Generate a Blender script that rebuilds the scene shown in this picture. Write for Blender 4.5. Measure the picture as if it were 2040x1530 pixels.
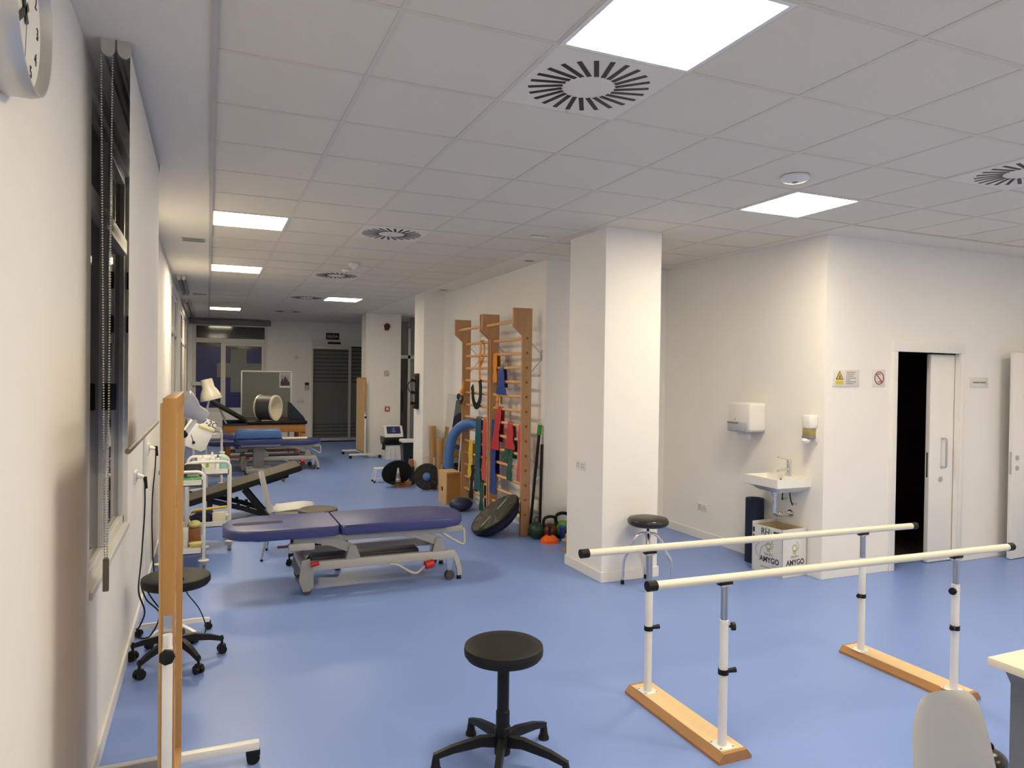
import bpy, bmesh, math, random
from mathutils import Vector, Matrix
random.seed(7)
PI = math.pi
for o in list(bpy.data.objects): bpy.data.objects.remove(o)
scene = bpy.context.scene
COL = scene.collection

# ------------------------------------------------------------------ camera, world, exposure
CAM_H = 1.745
yaw, pitch, roll = 0.404863, -0.0121365, 0.0131925
cy_, sy_, cp_, sp_ = math.cos(yaw), math.sin(yaw), math.cos(pitch), math.sin(pitch)
fwd = Vector((sy_*cp_, cy_*cp_, sp_)); rgt = Vector((cy_, -sy_, 0)); upv = rgt.cross(fwd)
cr_, sr_ = math.cos(roll), math.sin(roll)
r2 = cr_*rgt + sr_*upv; u2 = -sr_*rgt + cr_*upv
cam_d = bpy.data.cameras.new('camera')
cam_d.sensor_fit = 'HORIZONTAL'; cam_d.sensor_width = 36.0; cam_d.lens = 1414.26*36.0/2040.0
cam_d.clip_start = 0.05; cam_d.clip_end = 80
cam = bpy.data.objects.new('camera', cam_d); COL.objects.link(cam)
cam.matrix_world = Matrix(((r2.x, u2.x, -fwd.x, 0), (r2.y, u2.y, -fwd.y, 0), (r2.z, u2.z, -fwd.z, CAM_H), (0, 0, 0, 1)))
scene.camera = cam
w = bpy.data.worlds.new('night'); scene.world = w; w.use_nodes = True
w.node_tree.nodes['Background'].inputs[0].default_value = (0.01, 0.012, 0.02, 1)
w.node_tree.nodes['Background'].inputs[1].default_value = 0.3
vs = scene.view_settings
vs.view_transform = 'Standard'; vs.look = 'None'; vs.gamma = 1.0; vs.exposure = 0.38
try: vs.use_curve_mapping = False
except Exception: pass
PANEL_STRENGTH = 34.0
PANEL_COLOUR = (1.0, 0.85, 0.60)

# ------------------------------------------------------------------ materials
def S(r, g, b):
    f = lambda c: (c/255/12.92) if c/255 <= 0.04045 else ((c/255+0.055)/1.055)**2.4
    return (f(r), f(g), f(b))
MATS = {}
def mat(name, col, rough=0.5, metal=0.0, var=0.06, scale=8.0, bump=0.0, bscale=60.0, spec=0.5, stretch=None, coat=0.0, trans=0.0, emit=None, estr=0.0, alpha=None):
    m = bpy.data.materials.new(name); m.use_nodes = True
    nt = m.node_tree; b = nt.nodes['Principled BSDF']
    tc = nt.nodes.new('ShaderNodeTexCoord'); mp = nt.nodes.new('ShaderNodeMapping')
    nt.links.new(tc.outputs['Object'], mp.inputs['Vector'])
    if stretch: mp.inputs['Scale'].default_value = stretch
    nz = nt.nodes.new('ShaderNodeTexNoise'); nz.inputs['Scale'].default_value = scale; nz.inputs['Detail'].default_value = 3
    nt.links.new(mp.outputs['Vector'], nz.inputs['Vector'])
    mx = nt.nodes.new('ShaderNodeMix'); mx.data_type = 'RGBA'
    mx.inputs[6].default_value = (*[max(0, c*(1-var)) for c in col], 1); mx.inputs[7].default_value = (*[min(1, c*(1+var)) for c in col], 1)
    nt.links.new(nz.outputs['Fac'], mx.inputs[0]); nt.links.new(mx.outputs[2], b.inputs['Base Color'])
    b.inputs['Roughness'].default_value = rough; b.inputs['Metallic'].default_value = metal
    b.inputs['Specular IOR Level'].default_value = spec
    if coat: b.inputs['Coat Weight'].default_value = coat; b.inputs['Coat Roughness'].default_value = 0.1
    if trans: b.inputs['Transmission Weight'].default_value = trans
    if alpha is not None: b.inputs['Alpha'].default_value = alpha
    if emit: b.inputs['Emission Color'].default_value = (*emit, 1); b.inputs['Emission Strength'].default_value = estr
    if bump:
        n2 = nt.nodes.new('ShaderNodeTexNoise'); n2.inputs['Scale'].default_value = bscale; n2.inputs['Detail'].default_value = 2
        nt.links.new(mp.outputs['Vector'], n2.inputs['Vector'])
        bp = nt.nodes.new('ShaderNodeBump'); bp.inputs['Strength'].default_value = bump; bp.inputs['Distance'].default_value = 0.003
        nt.links.new(n2.outputs['Fac'], bp.inputs['Height']); nt.links.new(bp.outputs['Normal'], b.inputs['Normal'])
    MATS[name] = m
    return m
def wood(name, c1, c2, axis='z', rough=0.45, scale=9):
    st = {'x': (0.12, 1, 1), 'y': (1, 0.12, 1), 'z': (1, 1, 0.12)}[axis]
    m = mat(name, c1, rough, var=0.0, scale=scale, stretch=st)
    nt = m.node_tree
    mx = [n for n in nt.nodes if n.type == 'MIX'][0]; nz = [n for n in nt.nodes if n.type == 'TEX_NOISE'][0]
    nz.inputs['Detail'].default_value = 6; nz.inputs['Distortion'].default_value = 1.2
    mx.inputs[6].default_value = (*c1, 1); mx.inputs[7].default_value = (*c2, 1)
    return m

mat('wall', (0.88, 0.86, 0.825), 0.75, var=0.012, scale=3, bump=0.05, bscale=220)
mat('plaster', (0.82, 0.765, 0.67), 0.8, var=0.01, scale=3)
mat('tile', (0.775, 0.712, 0.60), 0.9, var=0.05, scale=120, bump=0.1, bscale=300)
mat('grid', (0.71, 0.65, 0.55), 0.6, var=0.02)
mat('trimgrey', (0.53, 0.50, 0.455), 0.6, var=0.02)
mat('floor', (0.212, 0.325, 0.715), 0.36, var=0.05, scale=1.3, bump=0.03, bscale=400, spec=0.35)
mat('base_white', (0.85, 0.83, 0.80), 0.4, var=0.01)
mat('white', (0.82, 0.81, 0.79), 0.35, var=0.02)
mat('white_soft', (0.80, 0.79, 0.77), 0.55, var=0.02)
mat('cream', (0.78, 0.74, 0.62), 0.35, var=0.02)
mat('ceramic', (0.86, 0.84, 0.80), 0.12, var=0.01, coat=0.4)
mat('alu', (0.62, 0.61, 0.59), 0.35, 0.6, var=0.03)
mat('frame_white', (0.70, 0.69, 0.66), 0.4, var=0.02)
mat('chrome', (0.75, 0.75, 0.75), 0.12, 1.0, var=0.02)
mat('steel', (0.55, 0.56, 0.57), 0.28, 1.0, var=0.03)
mat('black', (0.007, 0.0068, 0.0066), 0.45, var=0.1, spec=0.3)
mat('black_soft', (0.010, 0.009, 0.008), 0.55, var=0.15, bump=0.15, bscale=250, spec=0.3)
mat('black_gloss', (0.012, 0.011, 0.010), 0.25, var=0.1)
mat('black_leather', (0.02, 0.018, 0.016), 0.3, var=0.1, bump=0.1, bscale=180)
mat('grey_dark', (0.06, 0.06, 0.065), 0.5, var=0.1)
mat('grey_mid', (0.22, 0.22, 0.22), 0.5, var=0.05)
mat('grey_blind', (0.74, 0.72, 0.69), 0.8, var=0.03, scale=60)
mat('bosu_grey', (0.10, 0.095, 0.08), 0.45, var=0.05)
mat('cassette', (0.20, 0.20, 0.20), 0.5, var=0.04)
mat('couch_grey', (0.36, 0.35, 0.32), 0.4, 0.2, var=0.03)
mat('couch_lightgrey', (0.50, 0.48, 0.44), 0.4, 0.1, var=0.03)
mat('couch_blue', (0.045, 0.056, 0.20), 0.38, var=0.06, scale=14, bump=0.08, bscale=350)
mat('blue_foam', (0.055, 0.16, 0.44), 0.4, var=0.06, scale=10)
mat('bolster_blue', (0.085, 0.20, 0.50), 0.32, var=0.04)
mat('navy', (0.012, 0.018, 0.05), 0.75, var=0.15)
mat('navy2', (0.015, 0.03, 0.075), 0.5, var=0.15)
mat('blue_film', (0.022, 0.028, 0.16), 0.35, var=0.06)
mat('cross_grey', (0.20, 0.21, 0.20), 0.4, var=0.05)
mat('glass_night', (0.006, 0.007, 0.008), 0.04, var=0.1, spec=0.6)
mat('glass_grey', (0.045, 0.05, 0.055), 0.08, var=0.1, spec=0.6)
mat('frosted', (0.115, 0.125, 0.115), 0.35, var=0.08, scale=2)
mat('frost_line', (0.03, 0.033, 0.03), 0.4, var=0.05)
mat('mirror', (0.86, 0.88, 0.87), 0.02, 1.0, var=0.0)
wood('wood_gold', S(192, 146, 84), S(168, 120, 58), 'z')
wood('wood_bar', S(200, 156, 112), S(172, 126, 84), 'z')
wood('wood_rung', S(230, 178, 126), S(208, 152, 98), 'y')
wood('wood_base', S(236, 210, 164), S(222, 190, 138), 'y')
wood('wood_edge', S(186, 138, 88), S(154, 108, 62), 'y')
wood('wood_box', S(222, 184, 134), S(194, 150, 98), 'x')
wood('wood_table', S(192, 138, 76), S(164, 108, 50), 'x')
wood('wood_light', S(222, 190, 142), S(202, 164, 112), 'z')
wood('desk_top', S(238, 228, 210), S(228, 216, 196), 'y', 0.4)
mat('wood_plug', S(140, 88, 44), 0.5)
mat('card', S(188, 148, 102), 0.8, var=0.08, scale=5)
mat('card_dark', S(150, 100, 58), 0.8, var=0.08, scale=5)
mat('card_white', (0.72, 0.72, 0.70), 0.7, var=0.03)
mat('card_inside', S(190, 170, 142), 0.8, var=0.05)
mat('ink', (0.03, 0.03, 0.035), 0.6, var=0.05)
mat('ink_pale', (0.55, 0.53, 0.25), 0.6, var=0.05)
mat('ink_grey', (0.25, 0.24, 0.23), 0.6, var=0.05)
mat('red', (0.50, 0.015, 0.012), 0.4, var=0.08)
mat('red_dark', (0.10, 0.006, 0.006), 0.4, var=0.08)
mat('red_band', (0.50, 0.03, 0.03), 0.45, var=0.1)
mat('red_pale', (0.55, 0.08, 0.06), 0.45, var=0.1)
mat('orange', (0.85, 0.13, 0.01), 0.45, var=0.06)
mat('orange_band', (0.72, 0.26, 0.02), 0.5, var=0.1)
mat('yellow', (0.72, 0.50, 0.04), 0.4, var=0.08)
mat('yellow_sign', (0.75, 0.58, 0.03), 0.4, var=0.02)
mat('yellow_pale', (0.68, 0.62, 0.24), 0.4, var=0.05)
mat('green', (0.02, 0.28, 0.03), 0.45, var=0.08)
mat('green_bright', (0.16, 0.50, 0.05), 0.45, var=0.08)
mat('green_dark', (0.012, 0.085, 0.045), 0.4, var=0.12)
mat('green_ball', (0.010, 0.045, 0.026), 0.45, var=0.15)
mat('teal_band', (0.012, 0.085, 0.11), 0.4, var=0.12)
mat('blue_band', (0.012, 0.05, 0.26), 0.42, var=0.1)
mat('teal', (0.30, 0.62, 0.58), 0.35, var=0.05)
mat('lilac_grey', (0.47, 0.48, 0.52), 0.4, var=0.03, coat=0.1)
mat('sign_white', (0.74, 0.71, 0.68), 0.4, var=0.01)
mat('sign_red', (0.28, 0.05, 0.05), 0.5, var=0.02)
mat('sign_green', (0.004, 0.012, 0.008), 0.4, var=0.05)
mat('sign_letter', (0.45, 0.52, 0.48), 0.5, var=0.02)
mat('poster_sky', S(168, 160, 176), 0.5, var=0.12, scale=9)
mat('poster_dark', S(70, 50, 62), 0.5, var=0.3, scale=30)
mat('brown_lit_top', S(66, 58, 46), 0.5, var=0.06)  # light on black upholstery, put into the colour
mat('unlit_room_shade', (0.10, 0.07, 0.065), 0.9, var=0.05)  # darkness of the unlit store is put into its wall colour
mat('amber', (0.35, 0.28, 0.10), 0.2, var=0.05)
mat('tension', (0.30, 0.28, 0.24), 0.5, var=0.05)
mat('led', (0.9, 0.9, 0.9), 0.5, var=0.0, emit=PANEL_COLOUR, estr=PANEL_STRENGTH)

# ------------------------------------------------------------------ mesh helpers
class G:
    def __init__(s): s.bm = bmesh.new(); s.M = Matrix.Identity(4)
    def _v(s, co): return s.bm.verts.new(s.M @ Vector(co))
    def box(s, x0, y0, z0, x1, y1, z1, b=0.0, seg=2):
        V = [s._v((x, y, z)) for z in (z0, z1) for y in (y0, y1) for x in (x0, x1)]
        F = [s.bm.faces.new([V[i] for i in f]) for f in ((0, 2, 3, 1), (4, 5, 7, 6), (0, 1, 5, 4), (2, 6, 7, 3), (0, 4, 6, 2), (1, 3, 7, 5))]
        if b > 0:
            E = list({e for f in F for e in f.edges})
            bmesh.ops.bevel(s.bm, geom=E, offset=b, offset_type='OFFSET', segments=seg, profile=0.5, affect='EDGES', clamp_overlap=True)
        return s
    def _rings(s, rings, cap=True, closed=False):
        R = [[s._v(p) for p in r] for r in rings]; n = len(R[0]); k = len(R)
        for i in range(k if closed else k-1):
            a, b2 = R[i], R[(i+1) % k]
            for j in range(n):
                try: s.bm.faces.new((a[j], a[(j+1) % n], b2[(j+1) % n], b2[j]))
                except ValueError: pass
        if cap and not closed:
            try: s.bm.faces.new(list(reversed(R[0]))); s.bm.faces.new(R[-1])
            except ValueError: pass
        return s
    def cyl(s, p0, p1, r0, r1=None, n=16):
        r1 = r0 if r1 is None else r1
        p0, p1 = Vector(p0), Vector(p1); d = (p1-p0).normalized()
        a = d.orthogonal().normalized(); b = d.cross(a)
        return s._rings([[p+(a*math.cos(2*PI*i/n)+b*math.sin(2*PI*i/n))*r for i in range(n)] for p, r in ((p0, r0), (p1, r1))])
    def sweep(s, pts, sec, closed=False, up=None, scales=None):
        pts = [Vector(p) for p in pts]; k = len(pts); rings = []
        prev = None
        for i, p in enumerate(pts):
            if closed: t = (pts[(i+1) % k]-pts[i-1]).normalized()
            else: t = (pts[min(i+1, k-1)]-pts[max(i-1, 0)]).normalized()
            if up is not None:
                a = Vector(up).cross(t)
                a = a.normalized() if a.length > 1e-5 else t.orthogonal().normalized()
            elif prev is None: a = t.orthogonal().normalized()
            else:
                a = prev - t*prev.dot(t); a = a.normalized() if a.length > 1e-6 else t.orthogonal().normalized()
            prev = a; b = t.cross(a); sc = scales[i] if scales else 1.0
            if not isinstance(sc, tuple): sc = (sc, sc)
            rings.append([p+a*u*sc[0]+b*v*sc[1] for u, v in sec])
        return s._rings(rings, True, closed)
    def tube(s, pts, r, n=8, closed=False, scales=None):
        return s.sweep(pts, [(r*math.cos(2*PI*i/n), r*math.sin(2*PI*i/n)) for i in range(n)], closed, None, scales)
    def band(s, pts, w, t, up=None, scales=None):
        return s.sweep(pts, [(-w/2, -t/2), (w/2, -t/2), (w/2, t/2), (-w/2, t/2)], False, up, scales)
    def lathe(s, prof, n=24, c=(0, 0, 0), sx=1.0, sy=1.0):
        rings = [[(c[0]+max(r, 1e-4)*sx*math.cos(2*PI*i/n), c[1]+max(r, 1e-4)*sy*math.sin(2*PI*i/n), c[2]+z) for i in range(n)] for r, z in prof]
        return s._rings(rings, True)
    def prism(s, poly, a, b, axis='y', bev=0.0, seg=2):
        f = {'y': lambda p, t: (p[0], t, p[1]), 'x': lambda p, t: (t, p[0], p[1]), 'z': lambda p, t: (p[0], p[1], t)}[axis]
        n0 = len(s.bm.verts)
        A = [s._v(f(p, a)) for p in poly]; B = [s._v(f(p, b)) for p in poly]; n = len(poly)
        F = [s.bm.faces.new(A), s.bm.faces.new(list(reversed(B)))]
        for i in range(n): F.append(s.bm.faces.new((A[i], B[i], B[(i+1) % n], A[(i+1) % n])))
        if bev:
            E = list(set(F[0].edges) | set(F[1].edges))
            bmesh.ops.bevel(s.bm, geom=E, offset=bev, offset_type='OFFSET', segments=seg, profile=0.5, affect='EDGES', clamp_overlap=True)
        return s
    def sph(s, c, r, n=20, m=12):
        r = r if isinstance(r, tuple) else (r, r, r)
        rings = []
        for j in range(m+1):
            a = -PI/2+PI*j/m
            rings.append([(c[0]+r[0]*max(math.cos(a), 1e-3)*math.cos(2*PI*i/n), c[1]+r[1]*max(math.cos(a), 1e-3)*math.sin(2*PI*i/n), c[2]+r[2]*math.sin(a)) for i in range(n)])
        return s._rings(rings, True)
    def grid(s, rows, thick=0.0):
        R = [[s._v(p) for p in r] for r in rows]; F = []
        for i in range(len(R)-1):
            for j in range(len(R[0])-1): F.append(s.bm.faces.new((R[i][j], R[i][j+1], R[i+1][j+1], R[i+1][j])))
        if thick: bmesh.ops.solidify(s.bm, geom=F, thickness=thick)
        return s
    def mesh(s, name, m, sharp=35):
        bmesh.ops.recalc_face_normals(s.bm, faces=s.bm.faces[:])
        me = bpy.data.meshes.new(name); s.bm.to_mesh(me); s.bm.free()
        me.materials.append(MATS[m])
        me.polygons.foreach_set('use_smooth', [True]*len(me.polygons))
        me.set_sharp_from_angle(angle=math.radians(sharp))
        return me
    def out(s, name, m, parent=None, sharp=35):
        return link(name, s.mesh(name, m, sharp), parent)
def link(name, me, parent=None):
    o = bpy.data.objects.new(name, me); COL.objects.link(o)
    if parent is not None: o.parent = parent
    return o
def tag(o, label, cat, group=None):
    o['label'] = label; o['category'] = cat
    if group: o['group'] = group
    return o
def thing(name, label, cat, loc=(0, 0, 0), rz=0.0, group=None):
    o = bpy.data.objects.new(name, None); COL.objects.link(o); o.empty_display_size = 0.1
    o.location = loc; o.rotation_euler = (0, 0, rz)
    return tag(o, label, cat, group)
def struct(name, g, m, label=None):
    o = g.out(name, m); o['kind'] = 'structure'
    if label: o['label'] = label
    return o
def sroot(name, loc=(0, 0, 0)):
    o = bpy.data.objects.new(name, None); COL.objects.link(o); o.location = loc; o['kind'] = 'structure'
    return o
def copy_tree(o, parent=None):
    c = o.copy(); COL.objects.link(c)
    if parent is not None: c.parent = parent
    for ch in list(o.children): copy_tree(ch, c)
    return c
def T(x=0, y=0, z=0): return Matrix.Translation((x, y, z))
def RX(a): return Matrix.Rotation(a, 4, 'X')
def RY(a): return Matrix.Rotation(a, 4, 'Y')
def RZ(a): return Matrix.Rotation(a, 4, 'Z')
def text(name, s, size, m, parent, M, sx=1.0, ext=0.0006, bold=0.0):
    cu = bpy.data.curves.new(name, 'FONT'); cu.body = s; cu.size = size; cu.align_x = 'CENTER'; cu.align_y = 'CENTER'
    cu.extrude = ext; cu.offset = bold
    t = bpy.data.objects.new(name, cu); COL.objects.link(t)
    dg = bpy.context.evaluated_depsgraph_get(); me = bpy.data.meshes.new_from_object(t.evaluated_get(dg))
    bpy.data.objects.remove(t); bpy.data.curves.remove(cu)
    me.transform(M @ Matrix.Diagonal((sx, 1, 1, 1))); me.materials.clear(); me.materials.append(MATS[m])
    return link(name, me, parent)
def arc(c, r, a0, a1, n, ax=0, ay=1):
    P = []
    for i in range(n+1):
        a = a0+(a1-a0)*i/n; p = list(c); p[ax] += r*math.cos(a); p[ay] += r*math.sin(a); P.append(tuple(p))
    return P
def smooth(pts, k=6):
    P = [Vector(p) for p in pts]; Q = [P[0]*2-P[1]]+P+[P[-1]*2-P[-2]]; R = []
    for i in range(1, len(Q)-2):
        for j in range(k):
            t = j/k; a, b, c, d = Q[i-1], Q[i], Q[i+1], Q[i+2]
            R.append(0.5*((2*b)+(-a+c)*t+(2*a-5*b+4*c-d)*t*t+(-a+3*b-3*c+d)*t**3))
    R.append(P[-1]); return R

# ------------------------------------------------------------------ the room
H = 3.003; LW = -0.44; FAR = 18.3; RW = 8.2; BK = -2.4
g = G(); g.box(LW-0.3, BK-0.2, -0.1, RW+0.2, FAR+0.3, 0.0)
struct('floor', g, 'floor', 'smooth blue vinyl floor')
# left wall with window openings
W1 = (3.33, 4.84, 0.83, 2.9); W2 = (10.25, 12.3, 0.2, 2.85); W3 = (13.6, 17.3, 0.02, 2.85)
g = G(); y = BK
for a, b, z0, z1 in (W1, W2, W3):
    g.box(LW-0.25, y, 0, LW, a, H+0.2); g.box(LW-0.25, a, 0, LW, b, z0); g.box(LW-0.25, a, z1, LW, b, H+0.2); y = b
g.box(LW-0.25, y, 0, LW, FAR+0.25, H+0.2)
struct('wall_left', g, 'wall', 'white wall with dark night windows')
# far wall: glazed front (window_4) and sliding door (door_1)
g = G()
g.box(LW, FAR, 0, -0.34, FAR+0.2, H+0.2); g.box(-0.34, FAR, 2.88, 1.33, FAR+0.2, H+0.2); g.box(-0.34, FAR, 0, 1.33, FAR+0.2, 0.78)
g.box(1.33, FAR, 0, 2.40, FAR+0.2, H+0.2); g.box(2.40, FAR, 2.57, 4.4, FAR+0.2, H+0.2); g.box(4.4, FAR, 0, 5.2, FAR+0.2, H+0.2)
struct('wall_far', g, 'wall', 'far end wall around glazed door and exit')
# right side: wall-bar block, pillar, column, recess
g = G(); g.box(3.37, 6.95, 0, 5.3, 10.55, H+0.2); struct('wall_bars_side', g, 'wall', 'white wall carrying the wooden wall bars')
g = G(); g.box(3.04, 10.55, 0, 3.75, 11.08, H+0.2); struct('wall_pillar', g, 'wall', 'white pillar past the wall bars')
g = G(); g.box(3.04, 14.9, 0, 3.79, 15.34, H+0.2); struct('wall_column_far', g, 'wall', 'far white column with fire alarm')
g = G(); g.box(3.075, 5.2, 0, 3.632, 5.84, H+0.2); struct('wall_column', g, 'wall', 'white square column beside the parallel bars')
g = G(); g.box(4.62, 11.08, 0, 4.8, FAR, H+0.2); g.box(3.75, 10.9, 0, 4.8, 11.08, H+0.2); struct('wall_recess', g, 'wall', 'grey wall of the far recess')
g = G(); g.box(4.93, 4.6, 0, 5.05, 6.95, H+0.2); struct('wall_sink', g, 'wall', 'white alcove wall behind the sink')
DX0, DX1, DZ = 5.80, 6.665, 2.01
g = G()
g.box(5.05, 4.6, 0, DX0, 4.74, H+0.2); g.box(DX0, 4.6, DZ, DX1, 4.74, H+0.2)
g.box(DX1, 4.6, 0, RW, 4.64, H+0.2); g.box(DX1, 4.70, 0, RW, 4.74, H+0.2)
struct('wall_door', g, 'wall', 'white wall with the pocket door')
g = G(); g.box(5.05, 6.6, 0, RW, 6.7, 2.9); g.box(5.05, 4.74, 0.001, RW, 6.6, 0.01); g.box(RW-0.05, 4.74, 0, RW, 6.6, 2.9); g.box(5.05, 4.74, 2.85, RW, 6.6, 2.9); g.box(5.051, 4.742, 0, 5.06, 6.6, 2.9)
struct('wall_store', g, 'unlit_room_shade', 'unlit store room behind the pocket door')
g = G(); g.box(RW, BK-0.2, 0, RW+0.2, 4.9, H+0.2); struct('wall_right', g, 'wall')
g = G(); g.box(LW-0.25, BK-0.2, 0, RW+0.2, BK, H+0.2); struct('wall_back', g, 'wall')
# baseboards
def bb(name, segs):
    g = G()
    for x0, y0, x1, y1 in segs: g.box(x0, y0, 0, x1, y1, 0.09, 0.003, 1)
    struct(name, g, 'base_white')
t = 0.014
bb('baseboard_left', [(LW, BK, LW+t, 13.5)])
bb('baseboard_column', [(3.075-t, 5.2-t, 3.632+t, 5.2), (3.075-t, 5.2, 3.075, 5.84+t), (3.632, 5.2, 3.632+t, 5.84+t), (3.075, 5.84, 3.632, 5.84+t)])
bb('baseboard_alcove', [(3.37, 6.95-t, 4.93, 6.95), (4.93-t, 4.6, 4.93, 6.95-t), (4.93-t, 4.6-t, 5.735, 4.6), (6.722, 4.6-t, RW, 4.6)])
bb('baseboard_bars', [(3.37-t, 6.95-t, 3.37, 10.55), (3.04-t, 10.55-t, 3.37-t, 10.55), (3.04-t, 10.55, 3.04, 11.08)])
bb('baseboard_far', [(3.04-t, 14.9-t, 3.79+t, 14.9), (3.04-t, 14.9, 3.04, 15.34), (1.33, FAR-t, 2.38, FAR)])

# ceiling: plaster border, tiles, rails
CX0, CY0, TS = 0.0124, 3.028, 0.6
def cx(i): return CX0+TS*i
def cyy(j): return CY0+TS*j
g = G()
zc = H
g.box(LW, BK, zc, 0.0, FAR, zc+0.02)                                  # plaster margin along the windows
g.box(cx(5), 7.0, zc, 3.4, FAR, zc+0.02)
g.box(3.4, 10.5, zc, 4.8, FAR, zc+0.02)
g.box(cx(8), 4.65, zc, 5.1, cyy(6), zc+0.02); g.box(cx(5), cyy(6), zc, 5.1, 7.0, zc+0.02)
g.box(cx(8), cyy(2), zc, cx(13), 4.65, zc+0.02); g.box(cx(13), cyy(-9), zc, RW, 4.65, zc+0.02); g.box(0.0, BK, zc, RW, cyy(-9), zc+0.02)
g.box(0.0, cyy(25), zc, cx(5), FAR, zc+0.02)
g.box(LW-0.2, BK-0.2, zc+0.2, RW+0.2, FAR+0.2, zc+0.3)
ceil = struct('ceiling', g, 'plaster', 'suspended ceiling of square grey-white tiles')
g = G(); g.box(0.0, BK, zc-0.012, 0.026, FAR, zc+0.004); g.out('edge_trim', 'trimgrey', ceil)
skip = {}
LIGHTS = [(2, -2, 'square ceiling light panel above the front stool, largest in view'), (6, 1, 'square ceiling light panel in front of the sink alcove'),
          (0, 5, 'ceiling light panel beside the grey vent, nearest of the window row'), (0, 10, 'second ceiling light panel of the window row'),
          (0, 20, 'farthest ceiling light panel, by the glazed front'), (3, 15, 'ceiling light panel between wall bars and exit door'),
          (2, -7, 'ceiling light panel behind the camera'), (6, -4, 'ceiling light panel above the desk'), (10, -2, 'ceiling light panel at the right wall'), (10, -7, 'ceiling light panel in the rear right corner')]
VENTS = [(2, -1, 'round slotted air diffuser beside the largest light panel'), (7, -1, 'round slotted air diffuser at the right picture edge'),
         (2, 5, 'round slotted air diffuser with stained corners, middle of ceiling'), (2, 10, 'round slotted air diffuser behind the smoke detector'),
         (2, 15, 'round slotted air diffuser left of the far light panel'), (2, 20, 'farthest round slotted air diffuser near the glazed front')]
for i, j, _ in LIGHTS+VENTS: skip[(i, j)] = 1
tile_me = G().box(0.010, 0.010, 0.0, TS-0.010, TS-0.010, 0.014, 0.002, 1).mesh('ceiling_tile', 'tile')
RNG = random.Random(3)
cells = []
for j in range(-9, 25):
    n = 13 if j < 2 else (8 if j < 6 else 5)
    for i in range(n):
        if (i, j) in skip: continue
        if i == 5 and j in (4,) : pass
        cells.append((i, j))
for i, j in cells:
    o = link('ceiling_tile', tile_me, ceil)
    o.location = (cx(i), cyy(j), zc+0.003+RNG.random()*0.0015)
g0 = lambda L, ax: (G().box(-0.012, 0, 0, 0.012, L, 0.006) if ax == 'y' else G().box(0, -0.012, 0, L, 0.012, 0.006)).mesh('grid_rail', 'grid')
for i in range(0, 14):
    y1 = cyy(25) if i <= 5 else (cyy(6) if i <= 8 else cyy(2))
    if i == 0: continue
    o = link('grid_rail', g0(y1-cyy(-9), 'y'), ceil); o.location = (cx(i), cyy(-9), zc+0.0005)
railx = {}
for j in range(-8, 26):
    n = 13 if j <= 2 else (8 if j <= 6 else 5)
    if n not in railx: railx[n] = g0(cx(n)-0.026, 'x')
    o = link('grid_rail', railx[n], ceil); o.location = (0.026, cyy(j), zc+0.0)

# light panels
pf = G()
for a in (0, TS-0.026): pf.box(a+0.003, 0.003, -0.004, a+0.023, TS-0.003, 0.012)
for a in (0, TS-0.026): pf.box(0.023, a+0.003, -0.004, TS-0.023, a+0.023, 0.012)
pf = pf.mesh('frame', 'white'); pd = G().box(0.023, 0.023, 0.0, TS-0.023, TS-0.023, 0.006).mesh('diffuser', 'led')
for i, j, lab in LIGHTS:
    t_ = thing('ceiling_light', lab, 'light', (cx(i), cyy(j), zc), 0, 'square ceiling light panels')
    link('frame', pf, t_); link('diffuser', pd, t_)
# air diffusers with slots: plate, dark backing, slots as black strips
vp = G().box(0.006, 0.006, 0.0, TS-0.006, TS-0.006, 0.008, 0.002, 1).mesh('face_plate', 'plaster')
slot_me = []
vs_ = G()
for k in range(24):
    a = 2*PI*k/24; g = G(); g.M = T(TS/2, TS/2, 0) @ RZ(a) @ T(0, 0.035, 0) @ T(0.185, 0, 0)
    g.box(-0.075, -0.0105, -0.0015, 0.075, 0.0105, 0.002); slot_me.append(g.mesh('slot', 'black'))
hub_me = G().lathe([(0.0, -0.004), (0.10, -0.004), (0.104, 0.0)], 32, (TS/2, TS/2, 0)).mesh('hub', 'plaster')
for i, j, lab in VENTS:
    t_ = thing('air_diffuser', lab, 'air diffuser', (cx(i), cyy(j), zc-0.002), 0, 'round slotted air diffusers')
    link('face_plate', vp, t_)
    for m_ in slot_me: link('slot', m_, t_)
    link('hub', hub_me, t_)
# small ceiling devices
def detector(loc, lab, r=0.055, h=0.035):
    t_ = thing('smoke_detector', lab, 'detector', loc)
    G().lathe([(0, 0), (r, 0), (r, -h*0.4), (r*0.8, -h*0.85), (r*0.4, -h), (0, -h)], 28).out('body', 'white', t_)
    G().lathe([(0, -h), (r*0.22, -h), (r*0.18, -h-0.004), (0, -h-0.004)], 16).out('sensor', 'grey_mid', t_)
detector((3.345, 3.383, H), 'white round smoke detector in front of the alcove light panel', 0.085, 0.035)
detector((1.535, 8.732, H), 'small white smoke detector below the motion sensor', 0.055)
t_ = thing('motion_sensor', 'white domed motion sensor on the ceiling', 'sensor', (1.528, 8.2, H))
G().lathe([(0, 0), (0.06, 0), (0.06, -0.03), (0.05, -0.04), (0, -0.04)], 24).out('body', 'white', t_)
G().sph((0, 0, -0.045), (0.035, 0.035, 0.03)).out('lens', 'white_soft', t_)
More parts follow.
